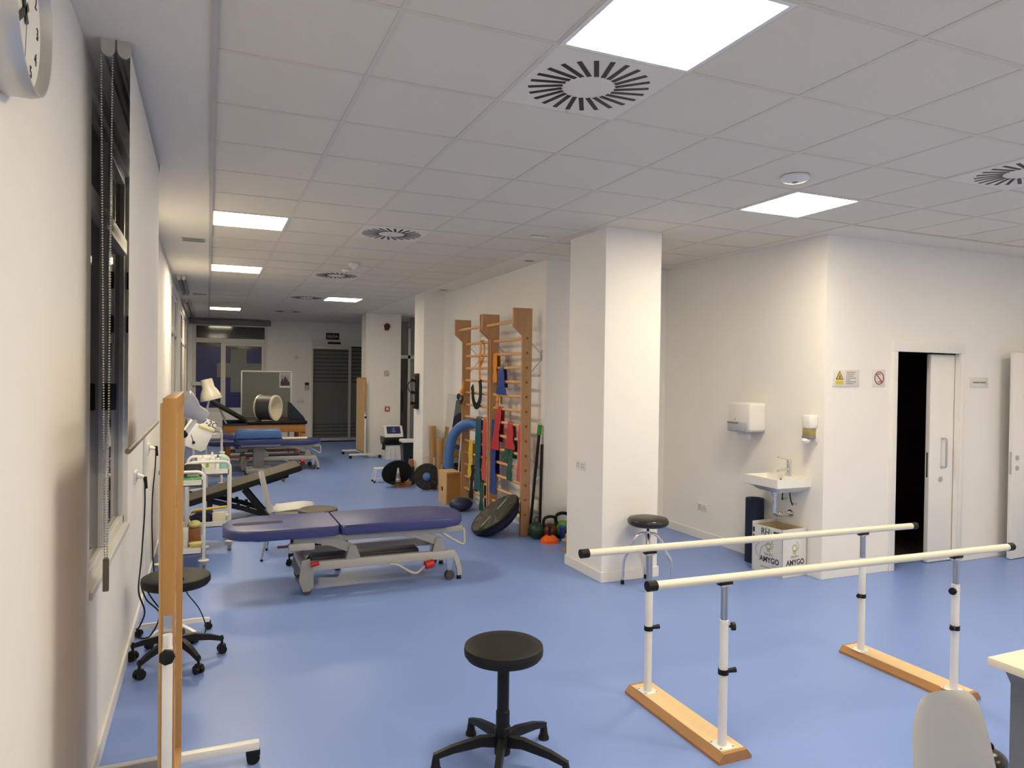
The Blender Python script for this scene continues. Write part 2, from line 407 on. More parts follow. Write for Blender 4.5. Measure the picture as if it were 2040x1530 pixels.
for (x, y, sx, sy, lab) in ((2.749, 5.837, 0.17, 0.08, 'recessed emergency light left of the white column'), (3.217, 7.079, 0.12, 0.10, 'small ceiling grille above the wall bars'), (3.2, 10.1, 0.14, 0.12, 'small dark ceiling grille by the far pillar')):
    t_ = thing('emergency_light', lab, 'emergency light', (x, y, H))
    G().box(-sx/2, -sy/2, -0.006, sx/2, sy/2, 0, 0.002).out('frame', 'white', t_)
    G().box(-sx/2+0.012, -sy/2+0.012, -0.008, sx/2-0.012, sy/2-0.012, -0.004).out('lens', 'white_soft' if x < 3 else 'grey_mid', t_)
for (y, L, lab) in ((7.46, 0.20, 'grey slotted ceiling grille near the window wall'), (12.65, 0.2, 'far grey slotted ceiling grille by the windows')):
    t_ = thing('ceiling_vent', lab, 'vent', (-0.13, y, H))
    G().box(-0.115, -0.11, -0.004, 0.105, 0.11, 0, 0.001).out('frame', 'grid', t_)
    G().box(-0.10, -0.095, -0.006, 0.09, 0.095, -0.003).out('backing', 'grey_mid', t_)
    for k in range(12): G().box(-0.095+k*0.0155, -0.09, -0.011, -0.090+k*0.0155, 0.09, -0.006).out('slat', 'trimgrey', t_)

# ------------------------------------------------------------------ windows on the left
def window_left(name, y0, y1, z0, z1, mulls, trans, fx=LW-0.02, lab=''):
    r = sroot(name); r['label'] = lab; fw = 0.055; a, b = fx-0.06, fx
    for p in ((y0, z0, y0+fw, z1), (y1-fw, z0, y1, z1), (y0, z0, y1, z0+fw), (y0, z1-fw, y1, z1)):
        G().box(a, p[0], p[1], b, p[2], p[3], 0.006).out('window_frame', 'frame_white', r)
    for m_ in mulls: G().box(a, m_-0.04, z0+fw, b+0.012, m_+0.04, z1-fw, 0.006).out('mullion', 'frame_white', r)
    if trans: G().box(a, y0+fw, trans-0.045, b+0.014, y1-fw, trans+0.045, 0.006).out('transom', 'frame_white', r)
    ys = [y0+fw]+[v for m_ in mulls for v in (m_-0.04, m_+0.04)]+[y1-fw]
    zs = [z0+fw]+([trans-0.045, trans+0.045] if trans else [])+[z1-fw]
    for i in range(0, len(ys), 2):
        for k in range(0, len(zs), 2):
            G().box(a+0.02, ys[i], zs[k], a+0.035, ys[i+1], zs[k+1]).out('pane', 'glass_night', r)
    return r
w1 = window_left('window_1', W1[0], W1[1], W1[2], W1[3], [3.98], 2.47, lab='tall dark window beside the clock wall, blind half raised')
for z in (2.28, 2.02): G().cyl((LW-0.002, W1[1]-0.012, z-0.05), (LW-0.002, W1[1]-0.012, z+0.05), 0.010).out('hinge', 'grey_dark', w1)
G().box(LW-0.03, 3.93, 1.55, LW+0.03, 3.955, 1.68, 0.006).out('handle', 'grey_dark', w1)
G().box(LW-0.08, W1[0], W1[2]-0.03, LW+0.012, W1[1], W1[2]+0.004, 0.004).out('window_sill', 'frame_white', w1)
window_left('window_2', W2[0], W2[1], W2[2], W2[3], [11.3], 2.3, lab='second window of the left wall')
window_left('window_3', W3[0], W3[1], W3[2], W3[3], [14.8, 16.0], 2.3, lab='far glazed bay of the left wall')
# blinds
def blind(y0, y1, lab, drop=None, two=True):
    r = thing('roller_blind', lab, 'blind', (-0.33, y0, H)); L = y1-y0
    for k, x in enumerate((-0.028, 0.027) if two else (0.0,)):
        sec = [(x-0.024, 0), (x+0.024, 0), (x+0.024, -0.035)]+[(x+0.024*math.cos(a), -0.035+0.03*math.sin(a)) for a in [-PI*i/8 for i in range(1, 8)]]+[(x-0.024, -0.035)]
        G().prism(sec, 0.0, 0.012, 'y').out('end_bracket', 'trimgrey', r); G().prism(sec, L-0.012, L, 'y').out('end_bracket', 'trimgrey', r)
        G().cyl((x, 0.012, -0.035), (x, L-0.012, -0.035), 0.021).out('roller', 'cassette', r)
    if drop:
        f = G(); f.box(0.046, 0.015, drop-H+0.02, 0.0475, L-0.015, -0.03); f.out('fabric', 'grey_blind', r)
        G().cyl((0.0467, 0.012, drop-H+0.01), (0.0467, L-0.012, drop-H+0.01), 0.011).out('bottom_bar', 'tension', r)
    return r
b1 = blind(3.1, 4.86, 'grey roller blind lowered halfway over the nearest window', 1.42)
def chain(r, x, y, z0, z1, n):
    bead = G().sph((0, 0, 0), 0.0035, 6, 4).bm; me = bpy.data.meshes.new('b'); bead.to_mesh(me)
    vs0 = [v.co.copy() for v in me.vertices]; fs0 = [list(p.vertices) for p in me.polygons]
    V, F = [], []
    for k in range(n):
        o_ = len(V); z = z0+(z1-z0)*k/(n-1); tt = k/(n-1)
        V += [v+Vector((x[0]+(x[1]-x[0])*tt, y, z)) for v in vs0]; F += [[i+o_ for i in f] for f in fs0]
    m2 = bpy.data.meshes.new('bead_chain'); m2.from_pydata(V, [], F); m2.materials.append(MATS['alu'])
    o = link('bead_chain', m2, r); o['kind'] = 'stuff'
chain(r=b1, x=(-0.052, -0.030), y=0.02, z0=-0.06, z1=-1.99, n=190)
chain(r=b1, x=(-0.014, -0.022), y=0.02, z0=-0.06, z1=-1.99, n=190)
G().box(-0.036, 0.008, -2.11, -0.016, 0.032, -1.985, 0.003).out('chain_weight', 'tension', b1)
blind(10.3, 12.35, 'roller blind cassette above the second window')
blind(13.7, 17.3, 'roller blind cassette above the far glazed bay')
# switch, trunking, sockets, cables on left wall
t_ = thing('wall_switch', 'narrow grey framed switch plate beside the nearest window', 'switch', (LW, 5.05, 1.95))
G().box(0, -0.04, -0.09, 0.012, 0.04, 0.09, 0.003).out('plate', 'trimgrey', t_); G().box(0.012, -0.025, -0.075, 0.016, 0.025, 0.075, 0.002).out('rocker', 'white', t_)
g = G(); g.box(LW, 5.93, 0.10, LW+0.02, 6.02, 1.62, 0.003); struct('trim_1', g, 'white', 'white cable trunking up the left wall')
def socket(loc, lab, n=2, face='x', plug=False):
    t_ = thing('wall_socket', lab, 'socket', loc, {'x': 0, '-x': PI, '-y': -PI/2}[face])
    G().box(0, -0.04*n, -0.04, 0.010, 0.04*n, 0.04, 0.003).out('plate', 'white', t_)
    for k in range(n):
        yy = -0.04*n+0.04+0.08*k
        g = G(); g.M = T(0.0105, yy, 0) @ RY(PI/2); g.lathe([(0.022, -0.001), (0.022, 0.0006), (0.018, 0.0006), (0.018, -0.001)], 20); g.out('socket_hole', 'ink_grey', t_)
        if plug and k == n-1: G().cyl((0.01, yy, 0), (0.05, yy, -0.01), 0.018, 0.012).out('plug_top', 'white', t_)
    return t_
socket((LW, 6.40, 1.12), 'double wall socket with plugged-in black cable by the trunking', 2, 'x', True)
socket((LW, 5.30, 1.04), 'double wall socket below the blind with black plug', 2, 'x', True)
def cable(name, pts, r, lab, m='black', plug=None):
    t_ = thing(name, lab, 'cable', pts[0])
    o = Vector(pts[0]); P = smooth([Vector(p)-o for p in pts], 6)
    G().tube(P, r, 6).out('cord', m, t_)
    if plug: G().cyl((0.0, 0, 0.03), (0.01, 0, -0.05), 0.013, 0.008).out('plug', 'black', t_)
cable('power_cable', [(LW+0.055, 6.46, 1.10), (LW+0.05, 6.46, 0.95), (LW+0.03, 6.48, 0.7), (LW+0.03, 6.5, 0.35), (LW+0.05, 6.52, 0.04), (LW+0.09, 6.6, 0.008)], 0.005, 'black cable hanging from the socket by the trunking', plug=True)
cable('power_cable', [(LW+0.055, 5.36, 1.0), (LW+0.055, 5.36, 0.8), (LW+0.045, 5.25, 0.5), (LW+0.05, 5.0, 0.36), (LW+0.09, 4.93, 0.24), (LW+0.05, 4.86, 0.13), (LW+0.12, 4.9, 0.10), (LW+0.17, 5.0, 0.2), (LW+0.09, 5.02, 0.30), (LW+0.06, 5.06, 0.40), (LW+0.13, 5.12, 0.25), (LW+0.22, 5.14, 0.12)], 0.005, 'black cable looping behind the rolling stool', plug=True)

# ------------------------------------------------------------------ far end
r = sroot('window_4'); r['label'] = 'far glazed front with dark blue film and grey cross'
yf = FAR+0.03
def fb(n, x0, z0, x1, z1, m='frame_white', d=0.0, th=0.06): return G().box(x0, yf-d, z0, x1, yf-d+th, z1, 0.004, 1).out(n, m, r)
fb('window_frame', -0.34, 0.78, -0.26, 2.88); fb('window_frame', 1.27, 0.78, 1.33, 2.88); fb('window_frame', -0.26, 2.83, 1.27, 2.88)
fb('transom', -0.26, 2.43, 1.27, 2.54, d=0.02); fb('mullion', 0.28, 0.88, 0.39, 2.43, d=0.025); fb('window_frame', -0.26, 0.78, 1.27, 0.88, d=0.01)
fb('door_stile', 1.20, 0.88, 1.27, 2.43, d=0.02); fb('door_rail', 0.39, 2.36, 1.20, 2.43, d=0.02)
fb('push_bar', -0.36, 1.41, 0.10, 1.50, d=0.07, th=0.03)
G().cyl((0.335, yf-0.03, 1.51), (0.335, yf-0.045, 1.51), 0.02).out('lock', 'steel', r)
fb('pane', -0.26, 2.54, 1.27, 2.83, 'glass_grey', -0.02, 0.01)
fb('pane', -0.26, 0.88, 0.28, 2.43, 'glass_grey', -0.03, 0.01); fb('pane', 0.39, 0.88, 1.20, 2.36, 'glass_grey', -0.03, 0.01)
fb('film', -0.26, 0.88, 0.28, 2.33, 'blue_film', -0.028, 0.002); fb('film', 0.39, 0.88, 1.20, 2.30, 'blue_film', -0.028, 0.002)
fb('cross_bar', 0.50, 1.25, 0.86, 2.29, 'cross_grey', -0.026, 0.002); fb('cross_bar', 0.20, 1.61, 0.28, 1.95, 'cross_grey', -0.026, 0.002)
fb('cross_bar', 0.39, 1.61, 0.50, 1.95, 'cross_grey', -0.026, 0.002); fb('cross_bar', 0.86, 1.61, 1.20, 1.95, 'cross_grey', -0.026, 0.002)
t_ = thing('roller_blind', 'wide grey blind cassette above the far glazed front', 'blind', (-0.40, FAR-0.12, 2.86))
G().box(0, 0, 0, 1.80, 0.11, 0.135, 0.01).out('cassette', 'cassette', t_); G().box(1.79, -0.004, 0.0, 1.81, 0.112, 0.13).out('end_cap', 'trimgrey', t_)
r = sroot('door_1'); r['label'] = 'frosted glass sliding exit door with dark stripes'
def fb(n, x0, z0, x1, z1, m='frame_white', d=0.0, th=0.06): return G().box(x0, yf-d, z0, x1, yf-d+th, z1, 0.003, 1).out(n, m, r)
fb('door_frame', 2.38, 0, 2.42, 2.57, d=0.05); fb('header_box', 2.40, 2.43, 4.4, 2.58, 'frame_white', 0.09, 0.14)
fb('door_rail', 2.42, 2.35, 3.34, 2.43, 'alu'); fb('door_stile', 3.30, 0.05, 3.37, 2.43, 'alu', 0.01); fb('door_rail', 2.42, 0.03, 4.4, 0.10, 'alu')
fb('pane', 2.42, 0.10, 3.30, 2.35, 'frosted', -0.02, 0.01); fb('pane', 3.37, 0.10, 4.4, 2.40, 'frosted', -0.02, 0.01)
for k in range(9):
    z = 2.32-k*0.098
    for a, b in ((2.42, 3.30), (3.37, 4.4)): fb('stripe', a, z-0.028, b, z, 'frost_line', -0.018, 0.002)
for k in range(4):
    z = 0.46-k*0.09
    for a, b in ((2.42, 3.30), (3.37, 4.4)): fb('stripe', a, z-0.02, b, z, 'frost_line', -0.018, 0.002)
t_ = thing('door_sensor', 'black motion sensor bar under the exit sign', 'sensor', (2.92, FAR-0.085, 2.50)); G().box(-0.16, -0.03, -0.028, 0.16, 0.025, 0.028, 0.015).out('body', 'black', t_)
t_ = thing('exit_sign', 'black exit sign with pale SALIDA lettering above the door', 'sign', (2.89, FAR-0.012, 2.67))
G().box(-0.165, 0, -0.085, 0.165, 0.012, 0.085, 0.002).out('panel', 'sign_green', t_)
text('lettering', 'SALIDA', 0.085, 'sign_letter', t_, T(0, -0.001, 0.0) @ RX(PI/2), 0.95, bold=0.002)
t_ = thing('wall_button', 'small round brass button on the far wall', 'button', (2.02, FAR, 2.12))
G().cyl((0, 0, 0), (0, -0.02, 0), 0.045, 0.035).out('body', 'cream', t_); G().sph((0, -0.022, 0), (0.012, 0.008, 0.012)).out('lamp', 'amber', t_)
t_ = thing('intercom', 'grey intercom panel with black top left of the exit', 'intercom', (2.27, FAR, 1.40))
G().box(-0.05, -0.03, -0.09, 0.05, 0, 0.04, 0.008).out('body', 'trimgrey', t_); G().box(-0.05, -0.035, 0.03, 0.05, 0, 0.10, 0.02).out('screen', 'black', t_)
socket((2.12, FAR, 1.03), 'pale double switch on the far wall beside the whiteboard', 2, '-y')
# recess partition
r = sroot('door_2'); r['label'] = 'dark glazed partition door in the far recess'
def pb(n, x0, z0, x1, z1, m, d=0.0, th=0.05): return G().box(x0, 15.3-d, z0, x1, 15.3-d+th, z1, 0.003, 1).out(n, m, r)
pb('door_stile', 4.05, 0, 4.11, 2.75, 'alu', 0.01); pb('transom', 3.79, 2.08, 4.62, 2.16, 'alu', 0.01)
pb('pane', 3.79, 2.16, 4.05, 2.9, 'grey_mid', -0.02, 0.01); pb('pane', 3.79, 0, 4.05, 2.08, 'grey_dark', -0.02, 0.01); pb('side_panel', 4.11, 0, 4.62, 3.0, 'grey_mid', -0.02, 0.01)
G().cyl((3.93, 15.25, 0.9), (3.93, 15.25, 1.35), 0.012).out('handle', 'black', r)
# column devices
t_ = thing('alarm_siren', 'dark red round fire siren high on the far column', 'alarm', (3.484, 14.9, 2.75))
g = G(); g.M = RX(PI/2); g.lathe([(0, 0), (0.065, 0), (0.065, 0.03), (0.05, 0.055), (0, 0.06)], 24); g.out('base', 'red_dark', t_)
G().sph((-0.01, -0.03, -0.055), (0.05, 0.045, 0.045)).out('beacon', 'red_dark', t_); G().sph((-0.01, -0.06, -0.085), (0.012, 0.012, 0.01)).out('lens', 'white', t_)
def nosmoke(loc, lab, s, ry):
    t_ = thing('prohibition_sign', lab, 'sign', loc)
    G().box(-s/2, -0.006, -s/2, s/2, 0, s/2, 0.001).out('panel', 'sign_white', t_)
    g = G(); g.tube(arc((0, -0.007, 0), s*0.36, 0, 2*PI*23/24, 23, 0, 2), s*0.03, 6, True); g.out('ring', 'sign_red', t_)
    g = G(); g.M = T(0, -0.007, 0) @ RY(PI/4); g.box(-s*0.35, -0.002, -s*0.03, s*0.35, 0.001, s*0.03); g.out('slash', 'sign_red', t_)
    G().box(-s*0.12, -0.0075, s*0.20, s*0.12, -0.005, s*0.25).out('mark', 'sign_red', t_); G().box(-s*0.12, -0.0075, -s*0.25, s*0.16, -0.005, -s*0.20).out('mark', 'sign_red', t_)
nosmoke((3.485, 14.9, 1.75), 'small no-smoking sign on the far column', 0.13, 0)
t_ = thing('fire_call_point', 'red square fire call button low on the far column', 'alarm', (3.504, 14.9, 1.0))
G().box(-0.05, -0.035, -0.05, 0.05, 0, 0.05, 0.006).out('housing', 'red', t_); G().box(-0.028, -0.038, -0.03, 0.028, -0.03, 0.028, 0.003).out('button', 'sign_white', t_)

# ------------------------------------------------------------------ pocket door wall
r = sroot('door_3'); r['label'] = 'white pocket door half open to a dark room'
G().box(5.735, 4.58, 0, DX0+0.005, 4.745, DZ, 0.003).out('door_frame', 'base_white', r); G().box(5.735, 4.58, DZ, 6.722, 4.745, 2.11, 0.003).out('door_frame', 'base_white', r)
G().box(6.668, 4.58, 0, 6.722, 4.638, DZ, 0.003).out('door_frame', 'base_white', r)
leaf = G().box(6.335, 4.648, 0.008, 7.2, 4.692, 2.0, 0.002).out('door_leaf', 'base_white', r)
G().box(6.333, 4.662, 0.82, 6.336, 4.678, 1.06).out('lock_plate', 'grey_dark', leaf)
G().tube(smooth([(6.50, 4.648, 1.19), (6.50, 4.60, 1.185), (6.50, 4.595, 1.12), (6.50, 4.595, 0.98), (6.50, 4.60, 0.925), (6.50, 4.648, 0.92)], 5), 0.011, 8).out('handle', 'steel', leaf)
G().cyl((6.49, 4.648, 0.80), (6.49, 4.638, 0.80), 0.026, n=20).out('lock_rose', 'steel', leaf)
r = sroot('door_4', (7.24, 4.46, 0)); r.rotation_euler = (0, 0, math.radians(4)); r['label'] = 'white door leaf standing open at the right edge'
lf = G().box(0, -0.02, 0.008, 0.86, 0.02, 2.03, 0.002).out('door_leaf', 'base_white', r)
G().box(-0.002, -0.01, 0.84, 0.001, 0.01, 1.06).out('lock_plate', 'steel', lf)
for z in (1.0, 0.90): G().cyl((0.07, -0.02, z), (0.07, -0.03, z), 0.024, n=16).out('handle_rose', 'steel', lf)
t_ = thing('warning_sign', 'white notice with yellow warning triangle beside the pocket door', 'sign', (5.172, 4.6, 1.762))
G().box(-0.155, -0.008, -0.075, 0.155, 0, 0.075, 0.001).out('panel', 'sign_white', t_)
G().prism([(-0.125, -0.015), (-0.035, -0.015), (-0.08, 0.062)], -0.0095, -0.0075, 'y').out('triangle_border', 'ink', t_)
G().prism([(-0.112, -0.008), (-0.048, -0.008), (-0.08, 0.048)], -0.0105, -0.009, 'y').out('triangle', 'yellow_sign', t_)
g = G(); g.M = T(-0.08, -0.011, 0.008); g.tube(arc((0, 0, 0), 0.009, 0, 2*PI*11/12, 11, 0, 2), 0.002, 5, True); g.box(-0.002, -0.001, -0.014, 0.002, 0.001, 0.02); g.out('symbol', 'ink', t_)
G().box(-0.125, -0.0095, -0.058, -0.035, -0.0075, -0.024).out('caption', 'yellow_sign', t_)
for z in (-0.036, -0.048): G().box(-0.115, -0.0102, z-0.002, -0.045, -0.009, z+0.002).out('caption_line', 'ink_pale', t_)
for k, L in enumerate((0.115, 0.095, 0.085, 0.115, 0.05, 0.115, 0.085)): G().box(0.0, -0.0092, 0.050-k*0.017-0.003, L, -0.0078, 0.050-k*0.017+0.003).out('text_line', 'ink_grey', t_)
nosmoke((5.578, 4.6, 1.765), 'no-smoking sign between the warning notice and the pocket door', 0.155, 0)
t_ = thing('door_plate', 'small white name plate right of the pocket door', 'sign', (6.955, 4.6, 1.735))
G().box(-0.13, -0.006, -0.05, 0.13, 0, 0.05, 0.001).out('panel', 'sign_white', t_)
G().box(-0.095, -0.0075, -0.007, 0.0, -0.0058, 0.008).out('text_line', 'ink_grey', t_); G().box(0.008, -0.0075, -0.007, 0.095, -0.0058, 0.008).out('text_line', 'ink_grey', t_)

# ------------------------------------------------------------------ clock
t_ = thing('wall_clock', 'round silver wall clock at the top left', 'clock', (LW, 1.93, 2.56))
g = G(); g.M = RY(PI/2); R0 = 0.19
g.lathe([(R0*0.97, 0.0), (R0, 0.01), (R0, 0.055), (R0-0.006, 0.074), (R0-0.012, 0.074), (R0-0.018, 0.05), (R0-0.018, 0.01)], 64); g.out('case', 'alu', t_)
g = G(); g.M = RY(PI/2); g.lathe([(0, 0.01), (R0-0.0175, 0.01), (R0-0.0175, 0.05), (0, 0.05)], 48); g.out('dial', 'white_soft', t_)
for k in range(1, 13):
    a = PI/2-k*PI/6; rr = 0.135
    text('numeral', str(k), 0.042, 'ink', t_, T(0.051, rr*math.cos(a), rr*math.sin(a)) @ RZ(PI/2) @ RX(PI/2))
for ang, L, wd in ((math.radians(125), 0.085, 0.010), (math.radians(215), 0.12, 0.008)):
    g = G(); g.M = T(0.054, 0, 0) @ RX(ang); g.box(-0.001, -0.03, -wd, 0.001, L, wd); g.out('hand', 'ink', t_)
g = G(); g.M = T(0.057, 0, 0) @ RX(math.radians(-100)); g.box(-0.0006, -0.02, -0.001, 0.0006, 0.14, 0.001); g.out('second_hand', 'ink_grey', t_)

# ------------------------------------------------------------------ parallel bars
t_ = thing('parallel_bars', 'white parallel walking bars on two wooden base boards', 'parallel bars', (2.2, 2.91, 0))
for x in (0.02, 1.62):
    b = G(); b.prism([(x-0.093, 0.0), (x+0.093, 0.0), (x+0.093, 0.014), (x+0.066, 0.046), (x-0.066, 0.046), (x-0.093, 0.014)], -0.37, 0.415, 'y')
    bd = b.out('base_board', 'wood_edge', t_, 20)
    G().box(x-0.064, -0.35, 0.0455, x+0.064, 0.395, 0.0475).out('board_face', 'wood_base', bd)
ZN = lambda x: 0.828-0.0125*(x+0.42)
for yb, knobside in ((-0.30, 1), (0.305, 1)):
    x0, x1 = -0.425, 2.055
    rl = G().cyl((x0+0.03, yb, ZN(x0)), (x1-0.02, yb, ZN(x1)), 0.0195, n=20).out('rail', 'cream', t_)
    G().cyl((x0, yb, ZN(x0)), (x0+0.045, yb, ZN(x0)), 0.0235, n=20).out('end_cap', 'black', rl)
    G().cyl((x1-0.03, yb, ZN(x1)), (x1+0.012, yb, ZN(x1)), 0.0225, n=20).out('end_cap', 'black', rl)
    for x in (0.0, 1.59):
        zt = ZN(x)-0.0195
        p = G().cyl((x, yb, 0.046), (x, yb, 0.63), 0.0205, n=20).out('post', 'white', t_)
        G().cyl((x, yb, 0.60), (x, yb, zt-0.012), 0.0165, n=20).out('inner_post', 'steel', t_)
        G().box(x-0.045, yb-0.045, 0.046, x+0.045, yb+0.045, 0.0515, 0.004).out('base_plate', 'white', t_)
        for sx in (-1, 1):
            for sy in (-1, 1): G().lathe([(0, 0.0515), (0.006, 0.0515), (0.005, 0.054), (0, 0.0545)], 10, (x+sx*0.034, yb+sy*0.034, 0)).out('screw', 'steel', t_)
        G().box(x-0.028, yb-0.016, zt-0.018, x+0.028, yb+0.016, zt-0.008, 0.002).out('saddle', 'alu', t_)
        G().box(x-0.036, yb-0.016, zt-0.010, x+0.036, yb+0.016, zt+0.004, 0.002).out('saddle_pad', 'black', t_)
        rg = G().cyl((x, yb, 0.378), (x, yb, 0.402), 0.0245, n=20).out('clamp_ring', 'black', t_)
        s = 1 if x < 1 else -1
        G().cyl((x+s*0.02, yb-0.01, 0.394), (x+s*0.055, yb-0.02, 0.398), 0.010, 0.013, 10).out('clamp_knob', 'black', rg)
        if yb < 0:
            g = G(); g.M = T(x+s*0.022, yb-0.004, 0.598) @ RZ(-0.4 if s > 0 else PI+0.4) @ RY(PI/2)
            g.lathe([(0.006, 0), (0.006, 0.012), (0.02, 0.014), (0.02, 0.03), (0.008, 0.034), (0, 0.034)], 8); g.out('lock_knob', 'black', p)

# ------------------------------------------------------------------ stools
def stool(lab, loc, rz, seat_r, seat_z, base_r, casters, seat_m='black_soft', base_m='black', seat_h=0.06, group='round stools'):
    t_ = thing('round_stool', lab, 'stool', loc, rz)
    a, b = seat_r, seat_z
    G().lathe([(0, b-seat_h), (a*0.93, b-seat_h), (a*0.99, b-seat_h*0.75), (a, b-seat_h*0.45), (a*0.985, b-seat_h*0.15), (a*0.93, b-0.003), (a*0.6, b), (0, b+0.001)], 48).out('seat', seat_m, t_, 50)
    c0 = 0.07 if not casters else 0.09
    G().lathe([(0, c0-0.02), (0.036, c0-0.02), (0.036, c0+0.10), (0.031, c0+0.105), (0.031, c0+0.17), (0.027, c0+0.175), (0.027, b-seat_h-0.02), (0.045, b-seat_h-0.01), (0.045, b-seat_h+0.01), (0, b-seat_h+0.01)], 24).out('column', 'black' if base_m == 'black' else base_m, t_)
    for k in range(5):
        an = 2*PI*k/5
        g = G(); g.M = RZ(an)
        zz = c0+0.045
        g.sweep([(0.02, 0, zz), (0.10, 0, zz+0.005), (base_r*0.75, 0, zz-0.018), (base_r+0.008, 0, zz-0.045)], [(-0.017, -0.02), (0.017, -0.02), (0.013, 0.012), (-0.013, 0.012)], up=(0, 0, 1), scales=[(1.15, 1.5), (1.1, 1.25), (0.95, 0.95), (0.8, 0.7)])
        lg = g.out('base_leg', base_m, t_)
        g = G(); g.M = RZ(an)
        if casters:
            g.cyl((base_r, -0.024, 0.026), (base_r, -0.006, 0.026), 0.026, n=16); g.cyl((base_r, 0.006, 0.026), (base_r, 0.024, 0.026), 0.026, n=16)
            g.box(base_r-0.018, -0.018, 0.03, base_r+0.022, 0.018, 0.058, 0.006); g.cyl((base_r, 0, 0.05), (base_r, 0, c0+0.02), 0.008, n=8)
            g.out('caster', 'black', lg)
        else:
            g.lathe([(0, 0), (0.026, 0), (0.026, 0.012), (0.021, 0.02), (0.016, 0.055), (0.012, 0.075), (0, 0.076)], 16, (base_r, 0, 0)); g.out('glide_foot', 'black', lg)
    return t_
st = stool('black round stool with five-foot base in the foreground', (1.228, 2.92, 0), math.radians(98), 0.178, 0.545, 0.30, False)
for k in range(9):   # frayed threads under the seat edge
    a = -2.2+k*0.24+random.uniform(-0.05, 0.05); rr = 0.165
    p = Vector((rr*math.cos(a), rr*math.sin(a), 0.488))
    G().tube(smooth([p, p+Vector((0.004, -0.004, -0.012)), p+Vector((0.012*random.uniform(-1, 1), 0.0, -0.016))], 3), 0.0008, 4).out('thread', 'black', st)
stool('black rolling stool behind the mirror post, by the left wall', (-0.165, 4.68, 0), math.radians(11), 0.192, 0.525, 0.262, True)
stool('stool with black round seat, brown reflection in its colour, behind the nearest treatment couch', (0.925, 6.58, 0), 0.3, 0.175, 0.52, 0.25, True, 'brown_lit_top', 'black', 0.045)  # seat is black; the brown it reflects is painted in
# chrome tripod-leg stool by the column
t_ = thing('round_stool', 'black padded stool on chrome legs against the white column', 'stool', (3.40, 5.0, 0))
G().lathe([(0, 0.505), (0.15, 0.505), (0.168, 0.52), (0.172, 0.545), (0.16, 0.565), (0.10, 0.578), (0, 0.58)], 40).out('seat', 'black_leather', t_, 50)
G().cyl((0, 0, 0.30), (0, 0, 0.51), 0.011).out('screw', 'black', t_)
G().cyl((0, 0, 0.40), (0, 0, 0.46), 0.024).out('hub', 'chrome', t_); G().cyl((0, 0, 0.27), (0, 0, 0.30), 0.014).out('screw_end', 'black', t_)
for k in range(4):
    a = PI/4+PI/2*k+0.25
    d = lambda rr, z: (rr*math.cos(a), rr*math.sin(a), z)
    lg = G().tube(smooth([d(0.015, 0.435), d(0.06, 0.43), d(0.11, 0.38), d(0.16, 0.27), d(0.195, 0.20), d(0.205, 0.02)], 5), 0.0125, 10).out('leg', 'chrome', t_)
    G().cyl(d(0.205, 0), d(0.205, 0.035), 0.016, 0.0145).out('rubber_foot', 'black', lg)

# ------------------------------------------------------------------ mobile mirrors
def mobile_mirror(lab, loc):
    t_ = thing('mobile_mirror', lab, 'mirror', loc); Wd = 0.80; zb, zt = 0.11, 1.658
    for y0 in (0.0, Wd-0.055): G().box(-0.02, y0, zb, 0.02, y0+0.055, zt, 0.003).out('frame_stile', 'wood_gold', t_)
    for z0 in (zb, zt-0.055): G().box(-0.02, 0.055, z0, 0.02, Wd-0.055, z0+0.055, 0.003).out('frame_rail', 'wood_gold', t_)
    G().box(0.0, 0.05, zb+0.05, 0.008, Wd-0.05, zt-0.05).out('glass', 'mirror', t_); G().box(-0.028, 0.012, zb+0.02, -0.014, Wd-0.012, zt-0.02).out('back_panel', 'wood_light', t_)
    for y in (-0.022, Wd+0.022):
        s = -1 if y < 0 else 1
        p = G().box(-0.015, y-0.017, 0.07, 0.015, y+0.017, 0.865, 0.003).out('post', 'white', t_)
        G().cyl((0, y, 0.865), (0, y, 0.905), 0.0145).out('post_end', 'white', p)
        G().box(-0.013, (-0.003 if s < 0 else Wd), 0.86, 0.013, (0.0 if s < 0 else Wd+0.003), 0.96).out('bracket', 'steel', t_)
        g = G(); g.M = T(0, y+s*0.016, 0.845) @ RX(PI/2 if s < 0 else -PI/2)
        g.lathe([(0.006, 0), (0.006, 0.010), (0.024, 0.011), (0.024, 0.026), (0.010, 0.03), (0, 0.03)], 7); g.out('knob', 'black', p)
        ft = G().box(-0.32, y-0.018, 0.062, 0.335, y+0.018, 0.098, 0.003).out('foot', 'white', t_)
        for x in (-0.295, 0.31):
            G().box(x-0.03, y-0.018, 0.03, x+0.03, y+0.018, 0.062, 0.008).out('caster_fork', 'black', ft)
            g = G(); g.cyl((x, y-0.02, 0.028), (x, y-0.005, 0.028), 0.028); g.cyl((x, y+0.005, 0.028), (x, y+0.02, 0.028), 0.028); g.out('caster_wheel', 'black', ft)
    G().box(-0.013, -0.005, 0.065, 0.013, Wd+0.005, 0.095).out('cross_bar', 'white', t_)
    return t_
m1 = mobile_mirror('wooden-framed rolling mirror seen edge-on in the left foreground', (-0.112, 2.52, 0))
m2 = copy_tree(m1); m2.location = (2.98, 14.62, 0); tag(m2, 'wooden-framed rolling mirror standing before the far column', 'mirror')
G().box(0.021, 0.18, 1.45, 0.026, 0.26, 1.56, 0.004).out('lock_label', 'grey_dark', m2)

